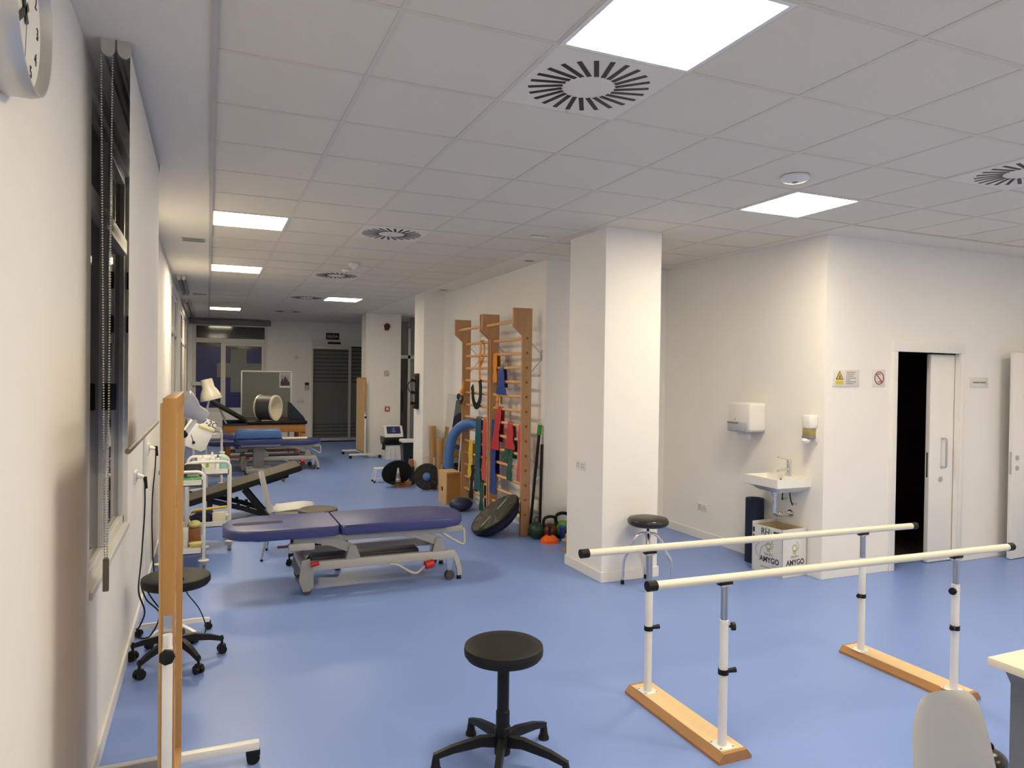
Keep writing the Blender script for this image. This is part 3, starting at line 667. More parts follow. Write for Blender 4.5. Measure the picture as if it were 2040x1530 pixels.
# ------------------------------------------------------------------ treatment couches
def rounded(x0, y0, x1, y1, r0, r1, n=8):
    P = []
    for (cxx, cyv, rr, a) in ((x1-r1, y0+r1, r1, -PI/2), (x1-r1, y1-r1, r1, 0), (x0+r0, y1-r0, r0, PI/2), (x0+r0, y0+r0, r0, PI)):
        for i in range(n+1): P.append((cxx+rr*math.cos(a+PI/2*i/n), cyv+rr*math.sin(a+PI/2*i/n)))
    return P
def couch(lab, loc):
    t_ = thing('treatment_couch', lab, 'treatment couch', loc)
    zt, zb = 0.535, 0.455
    hd = G().prism(rounded(-0.97, -0.31, -0.115, 0.31, 0.24, 0.03), zb, zt, 'z', 0.028, 4).out('head_cushion', 'couch_blue', t_, 60)
    g = G(); g.prism(rounded(-0.90, -0.045, -0.52, 0.055, 0.048, 0.02), zt-0.0005, zt+0.0015, 'z'); g.out('face_slot_shade', 'navy', hd)  # dark sheet on the cushion; the recess shade is in its colour
    G().prism(rounded(-0.10, -0.31, 0.97, 0.31, 0.03, 0.22), zb, zt, 'z', 0.028, 4).out('leg_cushion', 'couch_blue', t_, 60)
    for y in (-0.25, 0.25):
        G().box(-0.46, y-0.02, 0.405, 0.93, y+0.02, 0.456, 0.004).out('top_rail', 'couch_grey', t_)
        G().box(-0.50, y-0.025, 0.35, -0.30, y+0.025, 0.41, 0.012).out('pivot_block', 'couch_lightgrey', t_)
    for x in (-0.44, 0.25, 0.90): G().box(x-0.02, -0.24, 0.41, x+0.02, 0.24, 0.45).out('cross_rail', 'couch_grey', t_)
    for y in (-0.255, 0.255):
        G().box(-0.36, y-0.025, 0.185, 0.86, y+0.025, 0.255, 0.004).out('base_beam', 'couch_lightgrey', t_)
        for x in (0.0, 0.72):
            G().prism([(x-0.06, 0.255), (x+0.06, 0.255), (x+0.02, 0.365), (x-0.03, 0.365)], y-0.028, y-0.02, 'y').out('bracket', 'couch_grey', t_)
            G().prism([(x-0.06, 0.255), (x+0.06, 0.255), (x+0.02, 0.365), (x-0.03, 0.365)], y+0.02, y+0.028, 'y').out('bracket', 'couch_grey', t_)
            L = 0.30
            G().prism([(x+0.02, 0.36), (x-0.02, 0.30), (x-0.10, 0.34), (x-0.20, 0.385), (x-L, 0.40), (x-L, 0.445), (x-0.12, 0.432)], y-0.016, y+0.016, 'y', 0.003, 1).out('lift_arm', 'couch_grey', t_)
        # end legs
        G().prism([(-0.40, 0.275), (-0.34, 0.285), (-0.31, 0.20), (-0.31, 0.06), (-0.34, 0.03), (-0.39, 0.03), (-0.42, 0.12)], y-0.03, y-0.018, 'y').out('end_leg', 'couch_grey', t_)
        G().sweep(smooth([(0.80, y, 0.235), (0.85, y, 0.225), (0.88, y, 0.17), (0.905, y, 0.09), (0.91, y, 0.03)], 4), [(-0.02, -0.008), (0.02, -0.008), (0.02, 0.008), (-0.02, 0.008)], up=(0, 1, 0)).out('end_leg', 'couch_lightgrey', t_)
        G().cyl((0.905, y, 0.0), (0.905, y, 0.03), 0.022, 0.018).out('rubber_foot', 'black', t_)
        for x in (-0.36, 0.82):
            g = G(); g.cyl((x, y-0.024, 0.04), (x, y-0.006, 0.04), 0.04); g.cyl((x, y+0.006, 0.04), (x, y+0.024, 0.04), 0.04)
            wh = g.out('caster_wheel', 'grey_dark', t_)
            G().prism([(x-0.03, 0.19), (x+0.03, 0.19), (x+0.012, 0.04), (x-0.012, 0.04)], y-0.004, y+0.004, 'y').out('caster_fork', 'steel', wh)
    for x in (-0.38, 0.80): G().box(x-0.025, -0.24, 0.19, x+0.025, 0.24, 0.24, 0.003).out('end_beam', 'couch_lightgrey', t_)
    G().box(-0.30, -0.08, 0.20, 0.60, 0.08, 0.245, 0.01).out('motor', 'grey_dark', t_)
    G().tube(smooth([(0.72, -0.245, 0.425), (0.80, -0.26, 0.37), (0.90, -0.27, 0.31), (0.935, -0.27, 0.30), (0.945, -0.265, 0.34), (0.945, -0.255, 0.41), (0.94, -0.25, 0.43)], 4), 0.012, 8).out('grab_loop', 'couch_lightgrey', t_)
    pd_ = G().tube(smooth([(0.30, -0.285, 0.185), (0.36, -0.30, 0.175), (0.46, -0.31, 0.115), (0.52, -0.31, 0.10), (0.58, -0.30, 0.14), (0.64, -0.26, 0.15)], 4), 0.010, 8).out('pedal_bar', 'couch_lightgrey', t_)
    G().cyl((0.59, -0.31, 0.155), (0.66, -0.30, 0.165), 0.034, n=14).out('pedal_wheel', 'red', pd_)
    G().tube(smooth([(-0.47, -0.22, 0.44), (-0.475, -0.225, 0.40), (-0.50, -0.23, 0.385), (-0.58, -0.235, 0.385)], 3), 0.010, 8).out('release_lever', 'red_dark', t_)
    G().cyl((-0.33, -0.29, 0.24), (-0.27, -0.29, 0.25), 0.022, 0.016, 12).out('brake_lever', 'red', t_)
    return t_
c1 = couch('blue padded treatment couch with grey lifting frame, nearest one', (1.085, 6.0, 0))
c2 = copy_tree(c1); c2.location = (0.945, 13.45, 0); tag(c2, 'far blue treatment couch with a white rod lying on it', 'treatment couch')
for o in (c1, c2): o['group'] = 'blue treatment couches'
o = G().cyl((1.17, 13.25, 0.562), (1.66, 13.25, 0.562), 0.024).out('rod', 'cream'); tag(o, 'white rod lying on the far treatment couch', 'rod')
# pedestal couch with bolster
t_ = thing('pedestal_couch', 'dark blue couch section on a grey column under the bolster', 'treatment couch', (0.79, 12.7, 0))
G().prism(rounded(-0.38, -0.25, 0.38, 0.25, 0.08, 0.08), 0.535, 0.625, 'z', 0.03, 3).out('cushion', 'couch_blue', t_, 60)
g = G(); g.M = T(-0.60, 0, 0.70) @ RY(0.22); g.prism(rounded(-0.26, -0.22, 0.22, 0.22, 0.1, 0.04), -0.04, 0.04, 'z', 0.02, 3); g.out('headrest', 'couch_blue', t_, 60)
G().box(-0.28, -0.2, 0.505, 0.34, 0.2, 0.535).out('seat_frame', 'couch_lightgrey', t_); G().box(-0.08, -0.07, 0.10, 0.09, 0.07, 0.505, 0.02).out('column', 'grey_mid', t_)
G().box(-0.20, -0.2, 0.05, 0.22, 0.2, 0.14, 0.02).out('base', 'couch_grey', t_)
for x in (-0.18, 0.2):
    for y in (-0.19, 0.19): G().cyl((x, y-0.015, 0.03), (x, y+0.015, 0.03), 0.03).out('caster', 'black', t_)
G().tube(smooth([(0.22, -0.2, 0.09), (0.27, -0.2, 0.06), (0.36, -0.2, 0.06)], 3), 0.018, 8).out('pedal', 'red', t_)
g = G(); g.prism([(-0.37, 0.0)]+[(0.0+0.0, 0.0)][:0]+[(0.37, 0.0), (0.36, 0.10), (0.33, 0.155), (-0.33, 0.155), (-0.36, 0.10)], -0.17, 0.17, 'y', 0.03, 3)
o = g.out('bolster', 'bolster_blue', None, 60); o.location = (0.79, 12.68, 0.628); tag(o, 'light blue padded bolster lying on the pedestal couch', 'bolster')

# ------------------------------------------------------------------ black bench, folded and tilted
t_ = thing('tilting_bench', 'black padded bench tilted low behind the white chair', 'bench', (0.45, 9.1, 0))
g = G(); g.M = T(-0.03, 0, 0.405) @ RY(-0.285); g.prism(rounded(-0.66, -0.30, 0.66, 0.30, 0.05, 0.05), -0.02, 0.045, 'z', 0.012, 2); g.out('pad', 'black_soft', t_)
g = G(); g.M = T(-0.03, 0, 0.405) @ RY(-0.285); g.prism(rounded(-0.645, -0.285, 0.645, 0.285, 0.05, 0.05), 0.0455, 0.047, 'z'); g.out('pad_top_lit', 'brown_lit_top', t_)  # lit upper side of the black pad, as a lighter brown-grey sheet
for y in (-0.22, 0.22):
    G().band([(-0.05, y, 0.36), (0.20, y, 0.03)], 0.06, 0.05, up=(0, 1, 0)).out('strut', 'black', t_)
    G().band([(-0.42, y, 0.25), (-0.05, y, 0.14), (0.22, y, 0.035)], 0.05, 0.06, up=(0, 1, 0)).out('strut', 'black', t_)
    for k in range(4): G().box(-0.24+k*0.11, y-0.02, 0.19-k*0.036, -0.205+k*0.11, y+0.02, 0.245-k*0.036).out('ratchet_tooth', 'black', t_)
G().box(0.16, -0.26, 0.0, 0.24, 0.26, 0.05, 0.006).out('foot_bar', 'black', t_); G().box(-0.46, -0.26, 0.0, -0.38, 0.26, 0.05, 0.006).out('foot_bar', 'black', t_)
for y in (-0.24, 0.24): G().box(-0.45, y-0.03, 0.04, -0.39, y+0.03, 0.27).out('upright', 'black', t_)
g = G(); g.M = T(-0.03, 0, 0.405) @ RY(-0.285); g.box(0.15, -0.12, -0.08, 0.50, 0.12, -0.021, 0.02); g.out('motor_box', 'black', t_)
for y in (-0.12, 0.12): G().cyl((0.40, y-0.015, 0.44), (0.40, y+0.015, 0.44), 0.022).out('roller_wheel', 'grey_mid', t_)

# ------------------------------------------------------------------ white shell chairs
def chair(lab, loc, rz):
    t_ = thing('shell_chair', lab, 'chair', loc, rz)
    prof = smooth([(0.235, 0.405), (0.215, 0.44), (0.13, 0.455), (0.0, 0.445), (-0.11, 0.435), (-0.175, 0.45), (-0.205, 0.51), (-0.228, 0.60), (-0.252, 0.70), (-0.278, 0.805)], 8)
    prof = [(p[0], p[1]) for p in [Vector((q[0], q[1], 0)) for q in [(a.x, a.y) for a in [Vector((v[0], v[1], 0)) for v in prof]]]]
    rows = []; n = len(prof)
    for i, (x, z) in enumerate(prof):
        tt = i/(n-1)
        hw = 0.195+0.02*math.sin(PI*min(1, tt*1.6)) - (0.055*max(0, tt-0.5)/0.5)
        if tt > 0.86: hw *= math.sqrt(max(0.0, 1-((tt-0.86)/0.145)**2.6))*0.45+0.55
        if tt < 0.08: hw *= 0.86+0.14*tt/0.08
        row = []
        for k in range(15):
            u = -1+2*k/14; e = abs(u)**2.5
            lift = 0.022*e*(1 if tt < 0.5 else 0); fo = 0.03*e*(max(0, tt-0.45)/0.55)
            row.append((x+fo, u*hw, z+lift))
        rows.append(row)
    G().grid(rows, 0.011).out('shell', 'white_soft', t_, 60)
    G().box(-0.12, -0.12, 0.398, 0.12, 0.12, 0.412, 0.004).out('seat_plate', 'steel', t_)
    for sx in (-1, 1):
        for sy in (-1, 1):
            lg = G().tube([(sx*0.10, sy*0.10, 0.405), (sx*0.15, sy*0.15, 0.39), (sx*0.22, sy*0.21, 0.012)], 0.010, 8).out('leg', 'steel', t_)
            G().cyl((sx*0.2203, sy*0.2103, 0), (sx*0.22, sy*0.21, 0.02), 0.012).out('foot_cap', 'black', lg)
    return t_
ch = chair('white plastic chair seen from the side behind the nearest couch', (0.72, 7.06, 0), -0.18)
ch2 = copy_tree(ch); ch2.location = (2.02, 1.178, 0); ch2.rotation_euler = (0, 0, -1.62); tag(ch2, 'white plastic chair backrest at the desk, lower right corner', 'chair')
for o in (ch, ch2): o['group'] = 'white plastic chairs'

# ------------------------------------------------------------------ desk
t_ = thing('desk', 'light-topped desk with grey legs cut by the right edge', 'desk', (2.62, 1.68, 0))
G().box(0, -1.5, 0.712, 0.8, 0, 0.742, 0.002).out('table_top', 'desk_top', t_)
for y0 in (-0.13, -1.45):
    G().prism([(0.07, 0.0), (0.115, 0.0), (0.115, 0.66), (0.12, 0.711), (0.03, 0.711), (0.07, 0.65)], y0, y0+0.09, 'y').out('leg', 'grey_mid', t_)
    G().prism([(0.68, 0.0), (0.73, 0.0), (0.73, 0.711), (0.68, 0.711)], y0, y0+0.09, 'y').out('leg', 'grey_mid', t_)
G().box(0.08, -1.40, 0.30, 0.10, -0.12, 0.66).out('modesty_panel', 'grey_dark', t_); G().box(0.12, -0.10, 0.65, 0.70, -0.06, 0.71).out('apron', 'grey_mid', t_)
t_ = thing('bag', 'black glossy rounded bag on the floor behind the desk leg', 'bag', (3.20, 2.05, 0))
G().sph((0, 0, 0.055), (0.10, 0.08, 0.055)).out('body', 'black_gloss', t_); G().tube(smooth([(-0.05, 0, 0.09), (-0.03, 0, 0.125), (0.03, 0, 0.125), (0.05, 0, 0.09)], 4), 0.008, 8).out('handle', 'black', t_)

# ------------------------------------------------------------------ sink alcove
t_ = thing('washbasin', 'white angular ceramic washbasin on the alcove wall', 'sink', (4.93, 4.96, 0))
g = G()
prof = [(-0.38, -0.22), (-0.38, 0.22), (0, 0.22), (0, -0.22)]
outer = [[(-0.385, -0.225, 0.865), (-0.385, 0.225, 0.865), (0, 0.225, 0.865), (0, -0.225, 0.865)],
         [(-0.385, -0.225, 0.79), (-0.385, 0.225, 0.79), (0, 0.225, 0.79), (0, -0.225, 0.79)],
         [(-0.30, -0.17, 0.755), (-0.30, 0.17, 0.755), (0, 0.17, 0.755), (0, -0.17, 0.755)],
         [(-0.26, -0.12, 0.73), (-0.26, 0.12, 0.73), (0, 0.12, 0.73), (0, -0.12, 0.73)]]
inner = [[(-0.36, -0.20, 0.865), (-0.36, 0.20, 0.865), (-0.11, 0.20, 0.865), (-0.11, -0.20, 0.865)],
         [(-0.33, -0.16, 0.79), (-0.33, 0.16, 0.79), (-0.13, 0.16, 0.79), (-0.13, -0.16, 0.79)],
         [(-0.29, -0.10, 0.765), (-0.29, 0.10, 0.765), (-0.15, 0.10, 0.765), (-0.15, -0.10, 0.765)]]
g._rings(list(reversed(outer))+inner, True); g.out('basin', 'ceramic', t_, 25)
G().cyl((-0.132, 0.0, 0.83), (-0.128, 0, 0.832), 0.010, n=12).out('overflow', 'grey_dark', t_)
fc = G().cyl((-0.055, -0.02, 0.864), (-0.055, -0.02, 0.985), 0.022, 0.020, 16).out('faucet_body', 'chrome', t_)
G().sweep([(-0.06, -0.02, 0.93), (-0.19, -0.02, 0.915)], [(-0.014, -0.010), (0.014, -0.010), (0.014, 0.010), (-0.014, 0.010)], up=(0, 0, 1)).out('spout', 'chrome', fc)
G().cyl((-0.055, -0.02, 0.985), (-0.055, -0.02, 1.01), 0.023, 0.021, 16).out('faucet_cap', 'chrome', fc)
G().band([(-0.055, -0.02, 1.008), (-0.12, -0.02, 1.02), (-0.19, -0.02, 1.038)], 0.016, 0.007, up=(0, 0, 1)).out('lever', 'chrome', fc)
G().lathe([(0.03, 0.70), (0.036, 0.725), (0.02, 0.70), (0.016, 0.66), (0.016, 0.60)], 16, (-0.20, -0.0, 0)).out('drain', 'chrome', t_)
G().tube(smooth([(-0.20, 0, 0.66), (-0.20, 0, 0.56), (-0.195, 0, 0.525), (-0.15, 0.0, 0.51), (-0.06, 0.0, 0.51), (0.0, 0.0, 0.515)], 5), 0.016, 10).out('trap_pipe', 'chrome', t_)
G().cyl((-0.2, 0, 0.585), (-0.2, 0, 0.61), 0.024, n=8).out('trap_nut', 'chrome', t_); G().cyl((-0.14, 0, 0.511), (-0.115, 0, 0.511), 0.024, n=8).out('trap_nut', 'chrome', t_)
G().cyl((-0.002, 0.0, 0.515), (-0.014, 0.0, 0.515), 0.035, n=16).out('wall_rose', 'chrome', t_)
for yy, z in ((0.06, 0.64), (-0.06, 0.61)):
    G().cyl((0, yy, z), (-0.05, yy, z), 0.012).out('stop_valve', 'chrome', t_); G().tube(smooth([(-0.05, yy, z), (-0.06, yy*0.8, z+0.05), (-0.06, yy*0.4-0.01, 0.75)], 4), 0.006, 6).out('supply_hose', 'black', t_)
t_ = thing('towel_dispenser', 'white paper towel dispenser above the washbasin', 'dispenser', (4.93, 5.45, 0))
G().box(-0.20, -0.16, 1.235, 0, 0.16, 1.515, 0.03, 3).out('case', 'white', t_, 60)
G().box(-0.206, -0.13, 1.225, -0.02, 0.165, 1.325, 0.018, 2).out('window', 'lilac_grey', t_, 60)
G().box(-0.13, -0.08, 1.16, -0.125, 0.10, 1.235).out('paper_sheet', 'white_soft', t_); G().cyl((-0.20, 0.05, 1.345), (-0.203, 0.05, 1.345), 0.006, n=8).out('lock', 'grey_mid', t_)
G().box(-0.2075, 0.0, 1.302, -0.204, 0.155, 1.322).out('window_strip', 'grey_mid', t_)
t_ = thing('soap_dispenser', 'small white soap dispenser beside the corner', 'dispenser', (4.93, 4.71, 0))
G().box(-0.10, -0.05, 1.31, 0, 0.05, 1.43, 0.014, 2).out('case', 'white', t_, 60); G().box(-0.02, -0.05, 1.19, 0, 0.05, 1.32, 0.005).out('back_plate', 'white', t_)
G().box(-0.095, -0.04, 1.245, -0.02, 0.045, 1.312, 0.008).out('reservoir', 'amber', t_); G().box(-0.105, -0.045, 1.225, -0.02, 0.045, 1.25, 0.01).out('trim', 'grey_mid', t_)
G().sph((-0.09, 0.005, 1.205), (0.04, 0.035, 0.025)).out('push_button', 'white', t_)
socket((4.93, 6.22, 0.35), 'double wall socket low on the alcove wall', 2, '-x'); socket((3.075, 5.58, 0.95), 'double wall socket on the side of the column', 2, '-x')
# printed cardboard box
t_ = thing('cardboard_box', 'white open box printed GRUPO AMYGO under the washbasin', 'box', (4.752, 4.92, 0), 0.07)
bx0, by0, bx1, by1, bz = -0.15, -0.175, 0.15, 0.175, 0.425; th = 0.006
G().box(bx0, by0, 0, bx0+th, by1, bz).out('side_panel', 'card_white', t_); G().box(bx1-th, by0, 0, bx1, by1, bz).out('side_panel', 'card_white', t_)
G().box(bx0, by0, 0, bx1, by0+th, bz).out('end_panel', 'card_white', t_); G().box(bx0, by1-th, 0, bx1, by1, bz+0.02).out('end_panel', 'card_white', t_)
G().box(bx0, by0, 0.0, bx1, by1, th).out('bottom_panel', 'card_white', t_)
g = G(); g.box(bx1-th-0.002, by0+th, 0.03, bx1-th, by1-th, bz-0.005); g.box(bx0+th, by1-th-0.002, 0.03, bx1-th-0.002, by1-th, bz-0.005); g.out('lining', 'card_inside', t_)
for k in range(5): G().box(bx1-th-0.003, -0.02, 0.40-k*0.018, bx1-th-0.0015, 0.12, 0.403-k*0.018).out('print_line', 'ink_grey', t_)
FL = lambda yy, z: T(bx0-0.001, yy, z) @ RZ(-PI/2) @ RX(PI/2)
FR_ = lambda xx, z: T(xx, by0-0.001, z) @ RX(PI/2)
for F_, off in ((lambda a, z: FL(-a-0.02, z), 'L'), (lambda a, z: FR_(a, z), 'R')):
    text('lettering', 'AMYGO', 0.068, 'ink', t_, F_(0.01, 0.128), 0.9, bold=0.0015); text('lettering', 'GRUPO', 0.034, 'ink_grey', t_, F_(0.0, 0.178), 0.9)
    g = G(); M_ = F_(0.0, 0.255); g.M = M_
    for k in range(9):
        a = 2*PI*k/9; rr = 0.028; g.box(rr*math.cos(a)-0.008, rr*math.sin(a)-0.008, -0.0004, rr*math.cos(a)+0.008, rr*math.sin(a)+0.008, 0.0006)
    g.box(-0.02, -0.055, -0.0004, 0.02, -0.02, 0.0006); g.out('emblem', 'ink_pale', t_)
    g = G(); g.M = M_
    for k in range(5):
        a = -0.6+k*0.42; g.box(0.05*math.cos(a)-0.004, 0.01+0.05*math.sin(a)-0.004, -0.0004, 0.05*math.cos(a)+0.004, 0.01+0.05*math.sin(a)+0.004, 0.0006)
    g.out('emblem_dots', 'ink_grey', t_)
    g = G(); g.M = F_(0.06, 0.088); g.box(-0.022, -0.002, 0, 0.022, 0.002, 0.0006); g.out('print_line', 'ink_grey', t_)
g = G(); g.M = FL(0.0, 0.06); g.box(-0.07, -0.003, 0, 0.07, 0.003, 0.0006); g.out('print_line', 'ink_grey', t_)
text('handwriting', 'RH', 0.085, 'ink', t_, FL(0.02, 0.372), 0.9)
g = G(); g.M = FL(0.0, 0.36); g.tube(smooth([(-0.06, 0.0, 0.001), (-0.03, 0.045, 0.001), (0.03, 0.045, 0.001), (0.065, -0.02, 0.001), (0.05, -0.08, 0.001), (-0.05, -0.12, 0.001), (-0.09, -0.25, 0.001)], 5), 0.0018, 4)
g.tube(smooth([(-0.09, -0.10, 0.001), (-0.13, -0.14, 0.001), (-0.12, -0.19, 0.001), (-0.10, -0.22, 0.001)], 4), 0.0014, 4); g.out('handwriting', 'ink_grey', t_)
g = G(); g.M = FL(-0.125, 0.385); g.box(-0.05, -0.008, 0, 0.05, 0.01, 0.0006); g.out('tape', 'ink', t_)
g = G(); g.M = FL(0.155, 0.37); g.box(-0.012, -0.02, 0, 0.012, 0.025, 0.0006); g.out('tape', 'ink', t_)
g = G(); g.M = FL(0.155, 0.32); g.box(-0.008, -0.015, 0, 0.008, 0.01, 0.0006); g.out('tape', 'ink', t_)
o = G().lathe([(0, 0), (0.085, 0), (0.085, 0.60), (0.08, 0.606), (0.05, 0.602), (0.045, 0.59), (0, 0.59)], 32).out('foam_roll', 'navy', None); o.location = (4.81, 5.30, 0)
tag(o, 'dark navy foam roll standing behind the printed box', 'roll')

# ------------------------------------------------------------------ wall bars
RZS = [2.15-0.16*k for k in range(13)]
def wall_bars(lab, y0, L, near):
    t_ = thing('wall_bars', lab, 'wall bars', (3.24, y0, 0), 0, 'wooden wall bars')
    up = [(-0.11, 0.0), (0.0, 0.0), (0.0, 2.475), (-0.225, 2.475), (-0.225, 2.275), (-0.11, 2.18)]
    for k, y in enumerate((0.0, L-0.034)):
        u = G().prism(up, y, y+0.034, 'y', 0.003, 1).out('upright', 'wood_bar', t_)
        if k == 0:
            for z in RZS: G().cyl((-0.058, -0.0012, z), (-0.058, 0.002, z), 0.0155, n=16).out('dowel_plug', 'wood_plug', u)
    for z in RZS: G().cyl((-0.058, 0.034, z), (-0.058, L-0.034, z), 0.0175, n=14).out('rung', 'wood_rung', t_)
    G().cyl((-0.165, 0.034, 2.335), (-0.165, L-0.034, 2.335), 0.0175, n=14).out('rung', 'wood_rung', t_)
    for y in (0.017, L-0.017):
        for zc_ in (1.98, 0.72):
            g = G(); g.tube([(0.0, y, zc_+0.12), (0.11, y, zc_+0.02), (0.128, y, zc_-0.02)], 0.005, 6); g.tube([(0.0, y, zc_-0.20), (0.11, y, zc_-0.07), (0.128, y, zc_-0.04)], 0.005, 6)
            g.box(0.12, y-0.012, zc_-0.07, 0.13, y+0.012, zc_+0.05); g.out('wall_bracket', 'steel', t_)
    return t_
wall_bars('nearer bay of the wooden wall bars, hung with red and blue bands', 7.02, 0.98, True)
wall_bars('farther bay of the wooden wall bars, beside the wooden box', 8.03, 0.98, True)
XR = 3.182; RR = 0.0185
def hang(name, lab, m, y0, y1, ztop, zf, zb, w0, w1, cat='band', tw=0.0):
    """flat elastic band draped over a rung: front strip, fold over the rung, back strip"""
    cz = ztop; off = RR+0.004
    F = [Vector((XR-off-0.012, y1, zf)), Vector((XR-off-0.010, y0+(y1-y0)*0.6, zf+(cz-zf)*0.45)), Vector((XR-off, y0, cz))]
    Ov = [Vector((XR+off*math.cos(a), y0, cz+off*math.sin(a))) for a in (PI*0.75, PI*0.5, PI*0.25)]
    Bk = [Vector((XR+off, y0, cz)), Vector((XR+off+0.006, y0+(y1-y0)*0.5, zb))]
    P = smooth(F, 4)+Ov+Bk; n = len(P)
    sc = [((w1+(w0-w1)*min(1, i/8))/w0, 1.0) for i in range(n)]
    o = G().band(P, w0, 0.004, up=(0, 1, 0) if False else None, scales=None) if False else None
    g = G(); rings = []
    for i, p in enumerate(P):
        ww = 1.35*w0*sc[i][0]/2; tn = (P[min(i+1, n-1)]-P[max(i-1, 0)]).normalized(); nr = Vector((0, 1, 0)).cross(tn).normalized()*0.002
        wav = 0.006*math.sin(i*1.3)*(1 if i < 8 else 0)
        rings.append([p+Vector((wav, -ww, 0))-nr, p+Vector((-wav, ww, 0))-nr, p+Vector((-wav, ww, 0))+nr, p+Vector((wav, -ww, 0))+nr])
    g._rings(rings); o = g.out(name, m); tag(o, lab, cat, 'exercise bands hung on the wall bars'); return o
z_ = lambda k: RZS[k]
# near bay
hang('exercise_band', 'orange band near the middle post, topmost on the nearer bay', 'orange_band', 7.90, 7.86, z_(1), 1.66, 1.72, 0.09, 0.08)
hang('exercise_band', 'wide royal blue band over an upper rung of the nearer bay', 'blue_band', 7.70, 7.66, z_(2), 1.52, 1.60, 0.09, 0.22)
hang('exercise_band', 'thin orange strap hanging below the royal blue band', 'orange_band', 7.80, 7.79, z_(4), 1.36, 1.40, 0.05, 0.05)
hang('exercise_band', 'bright red band crossing in front of the long blue band', 'red_band', 7.74, 7.84, z_(5), 0.86, 0.95, 0.09, 0.17)
hang('exercise_band', 'long royal blue band hanging nearly to the floor', 'blue_band', 7.93, 7.91, z_(6)+0.0, 0.33, 0.55, 0.13, 0.17)
hang('exercise_band', 'bunched dark red band on a lower rung of the nearer bay', 'red_band', 7.42, 7.38, z_(6), 0.91, 0.98, 0.10, 0.20)
hang('exercise_band', 'dark green band curving beside the bunched red one', 'green_dark', 7.36, 7.40, z_(7), 0.55, 0.80, 0.09, 0.10)
hang('exercise_band', 'folded green loop beside the dark green band', 'green_dark', 7.40, 7.52, z_(7)+0.005, 0.78, 0.90, 0.08, 0.13)
hang('exercise_band', 'red band against the nearest post', 'red_pale', 7.11, 7.11, z_(6), 0.58, 0.70, 0.08, 0.10)
# far bay
hang('exercise_band', 'red band beside the middle post on the farther bay', 'red_pale', 8.20, 8.19, z_(6)+0.002, 0.44, 0.5, 0.10, 0.10)
hang('exercise_band', 'teal band hanging long on the farther bay', 'teal_band', 8.43, 8.42, z_(6)+0.002, 0.28, 0.40, 0.13, 0.14)
hang('exercise_band', 'knotted yellow band on the farther bay', 'yellow', 8.70, 8.72, z_(8), 0.42, 0.45, 0.10, 0.08)
hang('exercise_band', 'black band hanging below the yellow band', 'black_soft', 8.64, 8.64, z_(10), 0.14, 0.2, 0.08, 0.09)
hang('exercise_band', 'dark green strap reaching the floor below the teal band', 'green_dark', 8.28, 8.27, z_(11), 0.05, 0.08, 0.07, 0.10)
# suspension trainer
t_ = thing('suspension_trainer', 'orange and black suspension strap looped on the farther bay', 'strap', (XR-0.03, 8.35, 0))
G().band(smooth([(0.0, 0, 2.17), (-0.012, 0.0, 2.0), (-0.012, 0.02, 1.84), (-0.012, 0.0, 1.68)], 3), 0.065, 0.004, up=(1, 0, 0)).out('webbing', 'orange_band', t_)
G().band(smooth([(0.035, 0.0, 2.17), (0.02, -0.06, 2.02), (-0.005, 0.0, 1.86)], 3), 0.05, 0.004, up=(1, 0, 0)).out('webbing', 'orange_band', t_)
G().tube(arc((0.012, 0, 2.15), 0.028, 0, PI, 8, 0, 2), 0.006, 6).out('anchor', 'orange_band', t_)
G().band(smooth([(-0.012, 0.0, 1.68), (-0.015, -0.03, 1.58), (-0.015, -0.02, 1.45), (-0.015, 0.06, 1.36), (-0.015, 0.16, 1.36), (-0.02, 0.22, 1.44), (-0.02, 0.24, 1.55), (-0.02, 0.27, 1.60)], 4), 0.085, 0.008, up=(1, 0, 0)).out('handle_strap', 'black', t_)
G().band(smooth([(-0.03, 0.56, 1.66), (-0.04, 0.55, 1.58), (-0.06, 0.57, 1.50)], 4), 0.05, 0.03, up=(1, 0, 0), scales=[0.4+0.10*i for i in range(9)]).out('webbing', 'orange_band', t_)
for k in range(3): G().tube(smooth([(-0.06, 0.50, 1.46-0.02*k), (-0.07, 0.56, 1.40-0.02*k), (-0.07, 0.64, 1.41-0.01*k), (-0.07, 0.70, 1.46), (-0.06, 0.66, 1.49), (-0.06, 0.58, 1.47)], 4), 0.009, 6, True).out('handle', 'black', t_)
# leaning foam noodle over the rung
o = G().tube(smooth([(2.93, 8.93, 0.51), (2.94, 8.93, 0.72), (2.97, 8.92, 0.9), (3.03, 8.87, 1.02), (3.11, 8.78, 1.095), (3.18, 8.68, 1.113), (3.245, 8.59, 1.07), (3.275, 8.55, 0.98)], 5), 0.066, 18).out('foam_arch', 'blue_foam', None, 60)
tag(o, 'thick blue foam tube bent over a rung of the wall bars', 'foam tube')
# wooden box, cushion ball
t_ = thing('plyo_box', 'plywood box standing against the farther wall bar post', 'box', (2.93, 9.02, 0))
G().box(0, 0, 0, 0.205, 0.34, 0.44, 0.003).out('body', 'wood_box', t_); G().box(0.012, -0.002, 0.02, 0.195, 0.0, 0.42).out('front_panel', 'wood_table', t_)
g = G(); g.M = T(-0.001, 0.17, 0.2) @ RY(-PI/2); g.lathe([(0.026, 0), (0.03, 0.001), (0.034, 0)], 20); g.out('stamp', 'wood_plug', t_)
o = G().sph((0, 0, 0.085), (0.155, 0.155, 0.085), 28, 14).out('balance_cushion', 'navy2', None, 60); o.location = (3.00, 8.62, 0); tag(o, 'dark blue rubber cushion on the floor beside the plywood box', 'cushion')
